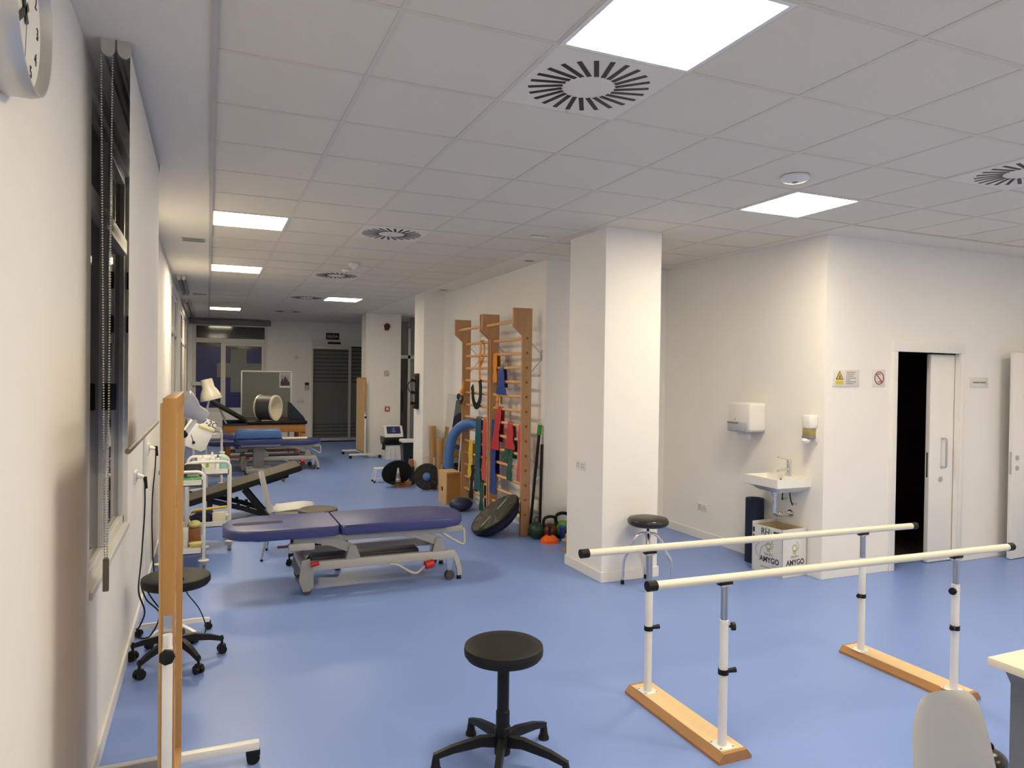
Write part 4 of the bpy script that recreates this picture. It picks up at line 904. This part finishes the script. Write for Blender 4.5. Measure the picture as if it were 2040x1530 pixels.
# BOSU
n_ = Vector((-0.60, 0.05, 0.80)).normalized(); u_ = Vector((0.80, -0.12, 0.59)); u_ = (u_-n_*u_.dot(n_)).normalized(); v_ = n_.cross(u_)
t_ = thing('balance_trainer', 'black half-dome balance trainer leaning on the wall bars', 'balance trainer', (2.90, 7.22, 0.0))
RM = Matrix(((u_.x, v_.x, n_.x, 0), (u_.y, v_.y, n_.y, 0), (u_.z, v_.z, n_.z, 0), (0, 0, 0, 1))); BM = T(0, 0, 0.235) @ RM
def gb(): g = G(); g.M = BM; return g
pl = gb().lathe([(0, 0.0), (0.285, 0.0), (0.305, -0.008), (0.31, -0.02), (0.305, -0.035), (0, -0.035)], 48).out('platform', 'bosu_grey', t_, 12)
gb().lathe([(0.286, 0.0), (0.30, 0.006), (0.312, -0.004), (0.314, -0.025), (0.306, -0.036)], 48).out('rim', 'black', pl)
gb().lathe([(0.30, -0.03), (0.29, -0.07), (0.25, -0.12), (0.17, -0.16), (0.08, -0.178), (0, -0.18)], 40).out('dome', 'navy', t_, 60)
for k in range(6):
    a = PI/6+k*PI/3; gb().lathe([(0, -0.001), (0.022, -0.001), (0.022, 0.003), (0.014, 0.004), (0, 0.001)], 16, (0.235*math.cos(a), 0.235*math.sin(a), 0)).out('foot_pad', 'black', pl)
for s in (-1, 1): g = gb(); g.box(-0.05, s*0.02-0.01, -0.001, 0.05, s*0.02+0.01, 0.003); g.out('grip', 'black', pl)
for a in (0.4, PI+0.4): g = gb(); g.M = BM @ RZ(a); g.box(0.06, -0.003, -0.001, 0.22, 0.003, 0.003); g.out('rib', 'white_soft', pl)
# sticks behind near upright
for pts, lab, cap in (([(3.225, 6.99, 0.012), (3.33, 6.985, 1.19)], 'black pole with green tip leaning beside the wall bars', 'green'), ([(3.318, 6.93, 0.012), (3.335, 6.935, 0.98)], 'shorter black pole beside the green-tipped pole', None)):
    t_ = thing('exercise_pole', lab, 'pole', pts[0]); a = Vector(pts[0]); b = Vector(pts[1])-a
    G().cyl((0, 0, 0), b, 0.016).out('shaft', 'black', t_)
    if cap: G().cyl(b-b.normalized()*0.09, b+b.normalized()*0.02, 0.024).out('tip', cap, t_)
    else: G().cyl(b, b+b.normalized()*0.02, 0.017).out('tip', 'black', t_)
# floor gear by the column
t_ = thing('medicine_ball', 'dark green ribbed medicine ball with rope at the post foot', 'ball', (3.245, 6.86, 0.0))
g = G(); rings = []
for j in range(13):
    a = -PI/2+PI*j/12
    rings.append([((0.092*max(math.cos(a), 1e-3))*(1-0.05*abs(math.sin(4*2*PI*i/64)) ** 6 - 0.03*(1 if i % 8 == 0 else 0))*math.cos(2*PI*i/64), (0.092*max(math.cos(a), 1e-3))*(1-0.03*(1 if i % 8 == 0 else 0))*math.sin(2*PI*i/64), 0.09+0.09*math.sin(a)) for i in range(64)])
g._rings(rings); g.out('body', 'green_ball', t_, 60)
G().tube(smooth([(-0.02, 0, 0.17), (-0.025, 0, 0.21), (0.0, 0, 0.235), (0.025, 0, 0.21), (0.02, 0, 0.17)], 4), 0.010, 8).out('rope', 'grey_dark', t_)
t_ = thing('marker_cones', 'orange stacked marker cones with black pin on the floor', 'marker cones', (3.305, 6.66, 0))
for k in range(3): G().lathe([(0.095, 0.0+0.012*k), (0.094, 0.008+0.012*k), (0.045, 0.05+0.012*k), (0.03, 0.052+0.012*k), (0.03, 0.046+0.012*k), (0.085, 0.0+0.012*k)], 32).out('cone', 'orange', t_)
G().cyl((0, 0, 0.03), (0, 0, 0.17), 0.012).out('pin', 'black', t_)
def kettlebell(lab, loc, m, rz=0.0, s=1.0):
    t_ = thing('kettlebell', lab, 'kettlebell', loc, rz, 'kettlebells')
    G().sph((0, 0, 0.085*s), (0.082*s, 0.082*s, 0.082*s), 28, 14).out('body', m, t_, 60); G().lathe([(0, 0), (0.055*s, 0), (0.065*s, 0.02*s), (0, 0.02*s)], 24).out('foot', 'black', t_)
    G().tube(smooth([(-0.055*s, 0, 0.13*s), (-0.075*s, 0, 0.18*s), (-0.06*s, 0, 0.225*s), (0, 0, 0.24*s), (0.06*s, 0, 0.225*s), (0.075*s, 0, 0.18*s), (0.055*s, 0, 0.13*s)], 5), 0.0165*s, 10).out('handle', 'black', t_)
kettlebell('dark red kettlebell behind the orange cones', (3.375, 6.80, 0), 'red_dark'); kettlebell('bright green kettlebell beside the column', (3.545, 6.84, 0), 'green_bright', 0, 1.08)
o = G().prism([(0.0, 0.0), (0.16, 0.0), (0.16, 0.03), (0.0, 0.17), (-0.02, 0.15)], -0.05, 0.05, 'y', 0.004, 1).out('foam_wedge', 'blue_band', None); o.location = (3.46, 6.66, 0); o.rotation_euler = (0, 0, 0.1); tag(o, 'small blue foam wedge between the kettlebells', 'wedge')
o = G().lathe([(0, 0), (0.075, 0), (0.075, 0.50), (0.07, 0.505), (0, 0.505)], 28).out('foam_roll', 'navy2', None); o.location = (3.63, 6.66, 0); tag(o, 'dark blue foam roll standing half hidden behind the column', 'roll')
t_ = thing('training_cones', 'beige stacked training cones behind the column', 'cones', (3.335, 6.28, 0))
for k in range(2):
    G().lathe([(0.075, 0.0+0.10*k), (0.075, 0.008+0.10*k), (0.045, 0.012+0.10*k), (0.018, 0.20+0.10*k), (0, 0.20+0.10*k)], 24).out('cone', 'card', t_)
G().sph((-0.015, 0.0, 0.20), (0.05, 0.05, 0.03)).out('strap', 'black', t_)
# far floor group
t_ = thing('balance_board', 'dark oval balance board leaning on its wooden stand', 'balance board', (2.72, 10.86, 0))
g = G(); g.M = T(0, 0.0, 0.205) @ RX(math.radians(-72)); g.lathe([(0, -0.012), (0.23, -0.012), (0.24, 0.0), (0.23, 0.014), (0, 0.014)], 48, sy=0.88); g.out('deck', 'black_soft', t_)
G().box(-0.02, -0.02, 0.0, 0.02, 0.10, 0.06).out('block', 'card_dark', t_); G().box(-0.02, -0.06, 0.03, 0.22, -0.03, 0.07).out('rail', 'wood_table', t_)
t_ = thing('small_cone', 'small grey ringed cone in front of the oval board', 'cone', (2.70, 10.70, 0.085))
for k, (r_a, r_b, za, zb, m_) in enumerate(((0.045, 0.038, 0.0, 0.03, 'grey_mid'), (0.040, 0.034, 0.033, 0.06, 'alu'), (0.036, 0.026, 0.063, 0.13, 'grey_mid'), (0.024, 0.012, 0.133, 0.215, 'alu'))): G().cyl((0, 0, za), (0, 0, zb), r_a, r_b).out('cone_ring', m_, t_)
G().box(-0.14, -0.05, -0.012, 0.10, 0.05, 0.0, 0.004).out('platform', 'black', t_); G().box(-0.025, -0.03, -0.085, 0.02, 0.03, -0.012).out('post', 'card_dark', t_); G().box(0.02, -0.02, -0.085, 0.20, 0.02, -0.04).out('rail', 'card_dark', t_)
t_ = thing('wobble_disc', 'black round wobble disc with bright blue centre', 'wobble board', (3.05, 10.34, 0))
g = G(); g.M = T(0, 0.0, 0.20) @ RZ(-0.35) @ RX(math.radians(78)); g.lathe([(0, -0.015), (0.19, -0.015), (0.20, 0.0), (0.19, 0.012), (0, 0.016)], 48); g.out('disc', 'black', t_)
for k in range(10):
    g = G(); g.M = T(0, 0.0, 0.20) @ RZ(-0.35) @ RX(math.radians(78)) @ RZ(k*PI/5); g.box(0.09, -0.008, 0.012, 0.18, 0.008, 0.017); g.out('rib', 'black_gloss', t_)
g = G(); g.M = T(0, 0.0, 0.20) @ RZ(-0.35) @ RX(math.radians(78)); g.lathe([(0.062, 0.012), (0.058, 0.03), (0.03, 0.042), (0, 0.044)], 28); g.out('hub', 'bolster_blue', t_, 60)
def carton(lab, x, y, wx, wy, h, m, lean):
    t_ = thing('carton', lab, 'carton', (x, y, 0)); g = G(); g.M = RX(lean); g.box(0, 0, 0.004, wx, wy, h, 0.002); g.out('body', m, t_)
    g = G(); g.M = RX(lean); g.box(wx*0.35, -0.002, h*0.38, wx*0.7, 0.0, h*0.50); g.out('label', 'card_white', t_)
    g = G(); g.M = RX(lean); g.box(wx*0.48, -0.002, 0.0, wx*0.52, 0.0, h); g.out('tape', 'card_dark', t_)
carton('tall narrow brown cardboard carton leaning on the pillar', 3.13, 10.35, 0.085, 0.085, 0.96, 'card', -0.08)
carton('shorter wide brown cardboard carton in front of the leaning one', 3.20, 10.22, 0.12, 0.11, 0.78, 'card', -0.05)
t_ = thing('step_stool', 'small white step stool with black feet beside the oval board', 'step stool', (2.56, 11.35, 0))
for x in (-0.10, 0.10):
    for y in (-0.08, 0.08):
        lg = G().cyl((x, y, 0.02), (x*0.7, y*0.8, 0.22), 0.012).out('leg', 'white', t_); G().cyl((x, y, 0), (x, y, 0.03), 0.017).out('foot', 'black', lg)
G().box(-0.09, -0.08, 0.205, 0.09, 0.08, 0.225, 0.008).out('step', 'white', t_); G().cyl((-0.10, -0.08, 0.06), (0.10, -0.08, 0.06), 0.010).out('cross_rail', 'white', t_)
t_ = thing('waste_bin', 'white waste bin with blue flap and black liner', 'bin', (3.29, 14.16, 0))
g = G(); g._rings([[(0.04, 0.04, 0), (0.34, 0.04, 0), (0.34, 0.30, 0), (0.04, 0.30, 0)], [(0.01, 0.01, 0.34), (0.37, 0.01, 0.34), (0.37, 0.34, 0.34), (0.01, 0.34, 0.34)]]); g.out('body', 'white', t_)
for x in (0.13, 0.22): G().box(x, 0.018, 0.01, x+0.006, 0.03, 0.32).out('groove', 'trimgrey', t_)
g = G(); g._rings([[(0.0, 0.0, 0.30), (0.38, 0.0, 0.30), (0.38, 0.35, 0.30), (0.0, 0.35, 0.30)], [(-0.015, -0.015, 0.40), (0.395, -0.015, 0.40), (0.395, 0.36, 0.40), (-0.015, 0.36, 0.40)], [(-0.005, -0.005, 0.46), (0.385, -0.005, 0.46), (0.385, 0.355, 0.46), (-0.005, 0.355, 0.46)]]); g.out('liner', 'black_gloss', t_)
G().tube(smooth([(0.02, -0.02, 0.42), (-0.03, -0.02, 0.38), (-0.02, -0.02, 0.28), (-0.03, -0.01, 0.22)], 4), 0.03, 8, scales=[0.6+0.05*i for i in range(13)]).out('liner_tail', 'black_gloss', t_)
G().prism([(-0.01, 0.46), (0.36, 0.46), (0.36, 0.68), (0.10, 0.68), (0.0, 0.52)], 0.0, 0.38, 'x', 0.006, 1).out('lid', 'white', t_)
g = G(); g.M = T(0, 0.0, 0.52) @ RX(math.atan2(0.16, 0.10)); g.box(0.05, 0.012, 0.0, 0.33, 0.175, 0.004); fl = g.out('flap', 'blue_film', t_)
g = G(); g.M = T(0, 0.0, 0.52) @ RX(math.atan2(0.16, 0.10)); g.tube(arc((0.19, 0.115, 0.005), 0.022, 0, 2*PI*11/12, 11), 0.004, 5, True); g.box(0.155, 0.05, 0.004, 0.225, 0.058, 0.006); g.box(0.155, 0.066, 0.004, 0.225, 0.072, 0.006); g.out('recycling_mark', 'sign_letter', fl)
t_ = thing('waste_bin', 'black waste bin with white lid half behind the pillar', 'bin', (3.47, 13.4, 0))
g = G(); g._rings([[(0.03, 0.03, 0), (0.27, 0.03, 0), (0.27, 0.23, 0), (0.03, 0.23, 0)], [(0, 0, 0.42), (0.30, 0, 0.42), (0.30, 0.26, 0.42), (0, 0.26, 0.42)]]); g.out('body', 'black_gloss', t_)
G().box(-0.012, -0.012, 0.415, 0.312, 0.272, 0.475, 0.015).out('lid', 'white', t_)
t_ = thing('small_bag', 'small brown and black bag at the pillar foot', 'bag', (2.985, 10.93, 0))
G().box(-0.05, -0.06, 0.0, 0.03, 0.06, 0.30, 0.03, 3).out('body', 'black_leather', t_); G().box(-0.055, -0.05, 0.22, 0.02, 0.05, 0.40, 0.02, 2).out('flap', 'card_dark', t_)
t_ = thing('strap_rack', 'black hook rack with straps on the far pillar', 'rack', (3.04, 10.87, 0))
G().box(-0.03, -0.09, 1.20, 0.0, 0.09, 1.75, 0.004).out('board', 'black', t_); G().box(-0.05, -0.10, 1.70, 0.0, 0.10, 1.755, 0.004).out('top_bar', 'red_dark', t_); G().box(-0.045, -0.095, 1.20, 0.0, 0.095, 1.25, 0.004).out('bottom_bar', 'black', t_)
for z in (1.64, 1.45, 1.28): G().cyl((-0.03, 0.05, z), (-0.09, 0.07, z+0.01), 0.022, 0.026).out('peg', 'black', t_)
G().tube(smooth([(-0.09, 0.07, 1.64), (-0.13, 0.10, 1.58), (-0.12, 0.09, 1.50), (-0.10, 0.08, 1.46)], 4), 0.010, 6).out('strap', 'grey_dark', t_)
# leaning mirror
t_ = thing('leaning_mirror', 'frameless tall mirror leaning behind the blue foam tube', 'mirror', (3.22, 9.45, 0)); g = G(); g.M = RY(0.07); g.box(-0.008, 0, 0.003, 0.0, 0.72, 1.46); g.out('glass', 'mirror', t_)
g = G(); g.M = RY(0.07); g.box(0.0, 0, 0.003, 0.012, 0.72, 1.46); g.out('backing', 'card_white', t_)

# ------------------------------------------------------------------ trolleys and their load
def trolley(lab, x0, x1, y0, y1, zb, group='white trolleys'):
    t_ = thing('utility_trolley', lab, 'trolley', (x0, y0, 0), 0, group); Wt, D = x1-x0, y1-y0; zt = 0.88
    for y in (0.0, D):
        P = [(0, y, 0.10), (0, y, zt-0.07)]+arc((0.06, y, zt-0.07), 0.06, PI, PI/2, 5, 0, 2)+arc((Wt-0.06, y, zt-0.07), 0.06, PI/2, 0, 5, 0, 2)+[(Wt, y, 0.10)]
        G().tube(P, 0.014, 10).out('hoop_frame', 'white', t_)
        for x in (0, Wt):
            G().lathe([(0, 0.090), (0.045, 0.090), (0.045, 0.096), (0, 0.104)], 24, (x, y, 0)).out('foot_disc', 'cream', t_)
            c = G().box(x-0.018, y-0.022, 0.035, x+0.018, y+0.022, 0.09, 0.008).out('caster_fork', 'trimgrey', t_)
            G().cyl((x-0.014, y, 0.032), (x+0.014, y, 0.032), 0.032, n=16).out('caster_wheel', 'grey_mid', c)
    for z in (zb, 0.745):
        g = G(); g.box(0.014, 0, z, Wt-0.014, D, z+0.008)
        for a in (0.0, D-0.006): g.box(0.014, a, z, Wt-0.014, a+0.006, z+0.055)
        for a in (0.014, Wt-0.02): g.box(a, 0, z, a+0.006, D, z+0.055)
        g.out('tray', 'white', t_)
    return t_
trolley('white two-tier trolley nearest the mirror, green disc on top', -0.365, -0.022, 6.74, 7.26, 0.15)
trolley('white trolley with bottles on top behind the nearest one', -0.18, 0.208, 7.44, 7.96, 0.235)
trolley('third white trolley holding papers, farthest back', -0.19, 0.198, 11.4, 11.9, 0.2)
T1, T1b, T2, T2b, T3 = 0.753, 0.158, 0.753, 0.243, 0.753
def bottle(name, lab, x, y, z, r, h, m, cap='white', pump=False):
    t_ = thing(name, lab, 'bottle', (x, y, z))
    G().lathe([(0, 0), (r, 0), (r, h*0.72), (r*0.9, h*0.8), (r*0.45, h*0.86), (r*0.4, h*0.9), (0, h*0.9)], 20).out('body', m, t_)
    if pump:
        G().lathe([(0, h*0.88), (r*0.5, h*0.88), (r*0.45, h), (r*0.15, h*1.02), (r*0.15, h*1.15), (0, h*1.15)], 14).out('pump', cap, t_); G().box(-r*0.9, -0.006, h*1.14, r*0.25, 0.006, h*1.2).out('nozzle', cap, t_)
    else: G().cyl((0, 0, h*0.88), (0, 0, h*1.08), r*0.42, r*0.3, 12).out('cap', cap, t_)
bottle('lotion_bottle', 'teal pump bottle on the second trolley', 0.15, 7.55, T2, 0.042, 0.17, 'teal', 'white', True)
bottle('lotion_bottle', 'white round bottle left of the teal pump bottle', 0.045, 7.52, T2, 0.030, 0.19, 'white_soft')
bottle('lotion_bottle', 'short white bottle at the left of the second trolley tray', -0.04, 7.56, T2, 0.028, 0.16, 'white')
bottle('lotion_bottle', 'small amber-capped bottle behind the teal one', 0.10, 7.75, T2, 0.024, 0.14, 'white', 'grey_dark')
def simple(name, lab, cat, g, m, loc, rz=0.0):
    o = g.out(name, m); o.location = loc; o.rotation_euler = (0, 0, rz); return tag(o, lab, cat)
t_ = thing('tissue_box', 'white box with green print on the second trolley', 'box', (-0.03, 7.70, T2)); G().box(-0.06, -0.05, 0, 0.06, 0.05, 0.14, 0.004).out('body', 'white', t_); G().box(-0.04, -0.052, 0.04, 0.045, -0.05, 0.09).out('print', 'green_bright', t_)
t_ = thing('massage_disc', 'green meshed disc with red base on the nearest trolley', 'disc', (-0.13, 6.87, T1)); G().lathe([(0, 0), (0.09, 0), (0.095, 0.015), (0, 0.015)], 28).out('base', 'red_dark', t_)
G().lathe([(0, 0.015), (0.094, 0.015), (0.10, 0.03), (0.085, 0.05), (0, 0.058)], 28).out('cushion', 'green', t_)
for k in range(8): g = G(); g.M = T(0, 0, 0.0) @ RZ(k*PI/8); g.tube([(0.10*math.cos(a), 0.0, 0.03+0.028*math.sin(a)) for a in [PI*i/10 for i in range(11)]], 0.003, 5); g.out('net_cord', 'green_dark', t_)
t_ = thing('therapy_device', 'dark grey therapy device on the nearest trolley', 'device', (-0.115, 7.12, T1)); G().prism([(-0.10, 0), (0.10, 0), (0.10, 0.08), (-0.10, 0.15)], -0.07, 0.07, 'x', 0.008, 1).out('body', 'grey_dark', t_); G().box(-0.05, -0.104, 0.04, 0.05, -0.09, 0.06).out('display', 'alu', t_); G().box(-0.068, -0.09, 0.10, 0.068, 0.09, 0.135, 0.012).out('hood', 'black', t_)
o = simple('sun_visor', 'dark grey half-round shield on the left of the nearest trolley', 'shield', G().prism([(0.105*math.cos(PI*i/12), 0.10*math.sin(PI*i/12)) for i in range(13)], -0.10, 0.10, 'y', 0.004, 1), 'grey_mid', (-0.292, 7.08, T1+0.075), 0); G().box(-0.05, -0.08, -0.075, 0.05, 0.08, 0.0).out('foot', 'black', o)
for k, (x, y, sx, sy, sz, m_, lab) in enumerate(((-0.22, 6.95, 0.13, 0.16, 0.10, 'white_soft', 'pale carton at the bottom left of the nearest trolley'), (-0.10, 7.08, 0.10, 0.14, 0.16, 'card_dark', 'brown carton on the nearest trolley bottom tray'), (-0.24, 7.14, 0.12, 0.10, 0.2, 'white', 'white carton behind the pale one on the bottom tray'))):
    t_ = thing('carton', lab, 'carton', (x, y, T1b)); G().box(-sx/2, -sy/2, 0, sx/2, sy/2, sz, 0.003).out('body', m_, t_); G().box(-sx/2-0.001, -0.01, 0, sx/2+0.001, 0.01, sz+0.001).out('tape', 'trimgrey', t_)
simple('carton', 'white carton stacked on the pale one of the bottom tray', 'carton', G().box(-0.07, -0.08, 0, 0.07, 0.08, 0.075, 0.003), 'white', (-0.22, 6.95, T1b+0.102))
simple('yellow_tub', 'small yellow tub on the nearest trolley bottom tray', 'tub', G().lathe([(0, 0), (0.045, 0), (0.052, 0.06), (0.058, 0.062), (0.058, 0.075), (0, 0.075)], 24), 'yellow_pale', (-0.085, 6.83, T1b))
simple('yellow_bag', 'crumpled yellow bag on the brown carton', 'bag', G().sph((0, 0, 0.03), (0.055, 0.07, 0.035), 12, 8), 'yellow_pale', (-0.10, 7.08, T1b+0.16))
t_ = thing('instrument_bag', 'dark bag with buckles on the second trolley bottom tray', 'bag', (-0.04, 7.62, T2b)); G().sph((0, 0, 0.07), (0.12, 0.12, 0.08), 18, 10).out('body', 'navy', t_, 60); G().cyl((-0.10, -0.05, 0.10), (-0.07, -0.09, 0.12), 0.012).out('buckle', 'chrome', t_)
t_ = thing('roll_box', 'cream box on the second trolley bottom tray', 'box', (0.11, 7.60, T2b)); G().box(-0.06, -0.09, 0, 0.06, 0.09, 0.11, 0.004).out('body', 'cream', t_); G().cyl((0.075, -0.06, 0.05), (0.075, 0.06, 0.05), 0.03).out('roll', 'white', t_)
simple('yellow_tube', 'long yellow tube lying across the second trolley tray', 'tube', G().cyl((-0.15, 0, 0), (0.15, 0, 0.02), 0.013), 'yellow', (0.03, 7.50, T2b+0.155))
simple('paper_stack', 'stack of papers on the third trolley', 'papers', G().box(-0.14, -0.1, 0, 0.14, 0.1, 0.05, 0.002), 'white', (0.0, 11.6, T3))
simple('document_tray', 'dark document tray under papers of the third trolley', 'tray', G().box(-0.12, -0.1, 0, 0.12, 0.1, 0.06, 0.004), 'red_dark', (0.0, 11.6, 0.208))
# therapy applicator plate on a rod
t_ = thing('applicator_plate', 'white flat therapy applicator on a dark rod above the trolley', 'applicator', (-0.175, 6.98, T1))
G().tube(smooth([(-0.02, 0.02, 0.0), (-0.015, 0.02, 0.3), (0.0, 0.02, 0.56)], 4), 0.009, 8).out('rod', 'grey_dark', t_); G().box(-0.05, -0.03, 0.0, 0.02, 0.06, 0.02, 0.004).out('clamp', 'grey_dark', t_)
g = G(); g.M = T(0.10, 0.0, 0.44) @ RZ(0.35) @ RY(0.42); g.prism([(-0.10, -0.15), (0.09, -0.15), (0.12, -0.12), (0.12, 0.12), (0.10, 0.14), (-0.08, 0.14), (-0.11, 0.10), (-0.13, -0.02)], -0.012, 0.012, 'y', 0.006, 2); pt = g.out('plate', 'white', t_)
g = G(); g.M = T(0.10, 0.0, 0.44) @ RZ(0.35) @ RY(0.42) @ T(0.05, -0.014, 0.11); text('lettering', 'V-2C', 0.07, 'ink', pt, g.M @ RX(PI/2)); g.box(-0.08, -0.006, -0.06, 0.07, 0.004, -0.04, 0.002); g.out('yellow_strip', 'yellow_pale', pt)
G().tube(smooth([(0.0, -0.01, 0.56), (0.03, -0.03, 0.46), (0.06, -0.03, 0.36)], 4), 0.004, 6).out('cable', 'grey_dark', t_); G().sph((0.062, -0.032, 0.355), 0.014, 12, 8).out('knob', 'black', t_)
# infrared lamps
def ir_lamp(lab, loc, rz, head_M, zp, m, base_m, arm):
    t_ = thing('infrared_lamp', lab, 'lamp', loc, rz)
    for k in range(5):
        a = 2*PI*k/5+0.3; g = G(); g.M = RZ(a); g.sweep([(0.0, 0, 0.085), (0.12, 0, 0.08), (0.225, 0, 0.066)], [(-0.016, -0.014), (0.016, -0.014), (0.012, 0.012), (-0.012, 0.012)], up=(0, 0, 1)); lg = g.out('base_leg', base_m, t_)
        g = G(); g.M = RZ(a); g.cyl((0.22, -0.018, 0.022), (0.22, 0.018, 0.022), 0.022); g.box(0.205, -0.012, 0.02, 0.235, 0.012, 0.06, 0.004); g.out('caster', 'black', lg)
    G().cyl((0, 0, 0.07), (arm[0][0], arm[0][1], zp), 0.014).out('pole', 'alu', t_)
    G().tube(smooth([(arm[0][0], arm[0][1], zp-0.02)]+arm[1:], 4), 0.014, 8).out('arm', 'white', t_)
    G().sph((arm[0][0], arm[0][1], zp), 0.028, 14, 8).out('clamp', 'black', t_)
    g = G(); g.M = head_M; sh = g.lathe([(0.13, 0.0), (0.134, 0.01), (0.128, 0.05), (0.10, 0.12), (0.075, 0.16), (0.075, 0.25), (0.07, 0.27), (0, 0.27)], 36).out('shade', m, t_, 40)
    g = G(); g.M = head_M; g.lathe([(0.0, 0.03), (0.126, 0.02), (0.13, 0.0)], 36); g.out('reflector', 'alu', sh)
    return t_
ir_lamp('grey bell-shaped infrared lamp on a white rolling base', (-0.195, 5.14, 0), 0.0, T(0.03, 0.0, 1.545) @ RY(math.radians(128)) @ RX(math.radians(-12)) @ Matrix.Scale(0.7, 4), 1.33, 'lilac_grey', 'white', [(0.05, 0.0), (0.08, 0.0, 1.36), (0.13, 0.01, 1.43)])
ir_lamp('white bell-shaped infrared lamp pointing down by the third trolley', (0.0, 10.9, 0), 0.0, T(0.05, 0, 1.345) @ RY(math.radians(-14)) @ Matrix.Scale(1.1, 4), 1.05, 'cream', 'white', [(-0.03, 0.0), (0.0, 0.0, 1.25), (0.04, 0.05, 1.45)])
cable('floor_cable', [(-0.16, 5.12, 0.45), (-0.12, 5.1, 0.3), (-0.04, 5.08, 0.18), (0.0, 5.02, 0.06), (-0.06, 4.98, 0.012), (-0.14, 5.05, 0.08)], 0.004, 'thin dark cable drooping at the lamp base')

# ------------------------------------------------------------------ far exercise table and gear
t_ = thing('exercise_table', 'wooden exercise table with black mat and raised backrest', 'table', (0.27, 13.98, 0))
for x in (0.03, 1.36):
    for y in (0.03, 1.0): G().box(x, y, 0, x+0.09, y+0.09, 0.76, 0.003).out('leg', 'wood_table', t_)
for y in (0.0, 1.09): G().box(0, y, 0.62, 1.45, y+0.03, 0.762, 0.003).out('apron', 'wood_table', t_)
for x in (0.0, 1.42): G().box(x, 0.03, 0.62, x+0.03, 1.09, 0.762, 0.003).out('apron', 'wood_table', t_)
for y in (0.06, 1.03): G().box(0.1, y, 0.14, 1.38, y+0.03, 0.20).out('stretcher', 'wood_table', t_)
G().box(0.38, -0.03, 0.765, 1.48, 1.15, 0.83, 0.02).out('mat', 'black', t_)
G().box(0.0, -0.03, 0.762, 0.40, 1.15, 0.79, 0.005).out('frame_top', 'navy2', t_)
g = G(); g.M = T(0.42, 0, 0.80) @ RY(math.radians(32)); g.box(-0.75, 0.0, -0.03, 0.0, 1.1, 0.03, 0.01); g.out('backrest', 'black', t_)
for y in (0.1, 0.95): G().cyl((0.05, y, 0.78), (-0.08, y, 1.09), 0.016).out('strut', 'alu', t_)
t_ = thing('magnetic_drum', 'grey magnetotherapy drum with cream rims on the black mat', 'drum', (1.09, 14.12, 0.83))
MD = T(-0.04, 0, 0.245) @ RZ(-0.58) @ RY(PI/2)
def gd(): g = G(); g.M = MD; return g
gd()._rings([[(r_*math.cos(2*PI*i/40), r_*math.sin(2*PI*i/40), z) for i in range(40)] for r_, z in ((0.235, -0.16), (0.235, 0.16), (0.215, 0.16), (0.215, -0.16))], False, True).out('shell', 'grey_dark', t_, 40)
for z in (-0.17, 0.14): gd()._rings([[(r_*math.cos(2*PI*i/40), r_*math.sin(2*PI*i/40), zz) for i in range(40)] for r_, zz in ((0.242, z), (0.242, z+0.03), (0.206, z+0.03), (0.206, z))], False, True).out('rim', 'cream', t_, 40)
gd()._rings([[(r_*math.cos(2*PI*i/40), r_*math.sin(2*PI*i/40), zz) for i in range(40)] for r_, zz in ((0.2145, -0.15), (0.2145, 0.15), (0.209, 0.15), (0.209, -0.15))], False, True).out('inner_lining', 'cream', t_, 40)
G().box(-0.16, -0.09, 0.0, 0.12, -0.06, 0.02).out('foot_rail', 'white', t_); G().box(-0.16, 0.06, 0.0, 0.12, 0.09, 0.02).out('foot_rail', 'white', t_)
o = G().prism([(0.0, 0.0), (0.27, 0.0), (0.25, 0.05), (0.0, 0.33)], -0.30, 0.30, 'y', 0.006, 1).out('wedge_cushion', 'navy', None); o.location = (1.475, 14.55, 0.83); tag(o, 'dark wedge cushion at the right end of the black mat', 'wedge')
t_ = thing('whiteboard', 'grey whiteboard in thin white frame behind the drum', 'whiteboard', (0.60, 15.22, 0))
k_ = 15.22/14.6; hw_ = 0.95
G().box(0.03, 0, 0.72, 0.96, 0.015, 1.745).out('board', 'cross_grey', t_)
for a in (0.0, 0.955): G().box(a+0.01, -0.008, 0.70, a+0.035, 0.02, 1.77, 0.003).out('frame_stile', 'white', t_)
for z in (0.70, 1.745): G().box(0.01, -0.008, z, 0.99, 0.02, z+0.025, 0.003).out('frame_rail', 'white', t_)
for x in (0.06, 0.92): G().box(x, 0.0, 0.03, x+0.03, 0.02, 0.72).out('leg', 'white', t_)
for x in (0.06, 0.92): G().box(x, -0.03, 0.0, x+0.03, 0.30, 0.03).out('foot', 'white', t_)
t_ = thing('poster', 'small framed photo poster on the whiteboard corner', 'poster', (1.455, 15.21, 1.60))
G().box(-0.11, -0.006, -0.17, 0.10, 0, 0.13).out('sheet', 'white', t_); G().box(-0.09, -0.008, -0.06, 0.09, -0.006, 0.12).out('picture_sky', 'poster_sky', t_); G().box(-0.09, -0.0085, -0.13, 0.09, -0.006, -0.04).out('picture_ground', 'poster_dark', t_)
for x, hh in ((-0.05, 0.05), (0.0, 0.09), (0.03, 0.05)): G().box(x-0.02, -0.009, -0.05, x+0.02, -0.007, -0.04+hh).out('picture_figure', 'poster_dark', t_)
G().box(-0.07, -0.009, 0.09, 0.06, -0.0075, 0.10).out('text_line', 'sign_white', t_)
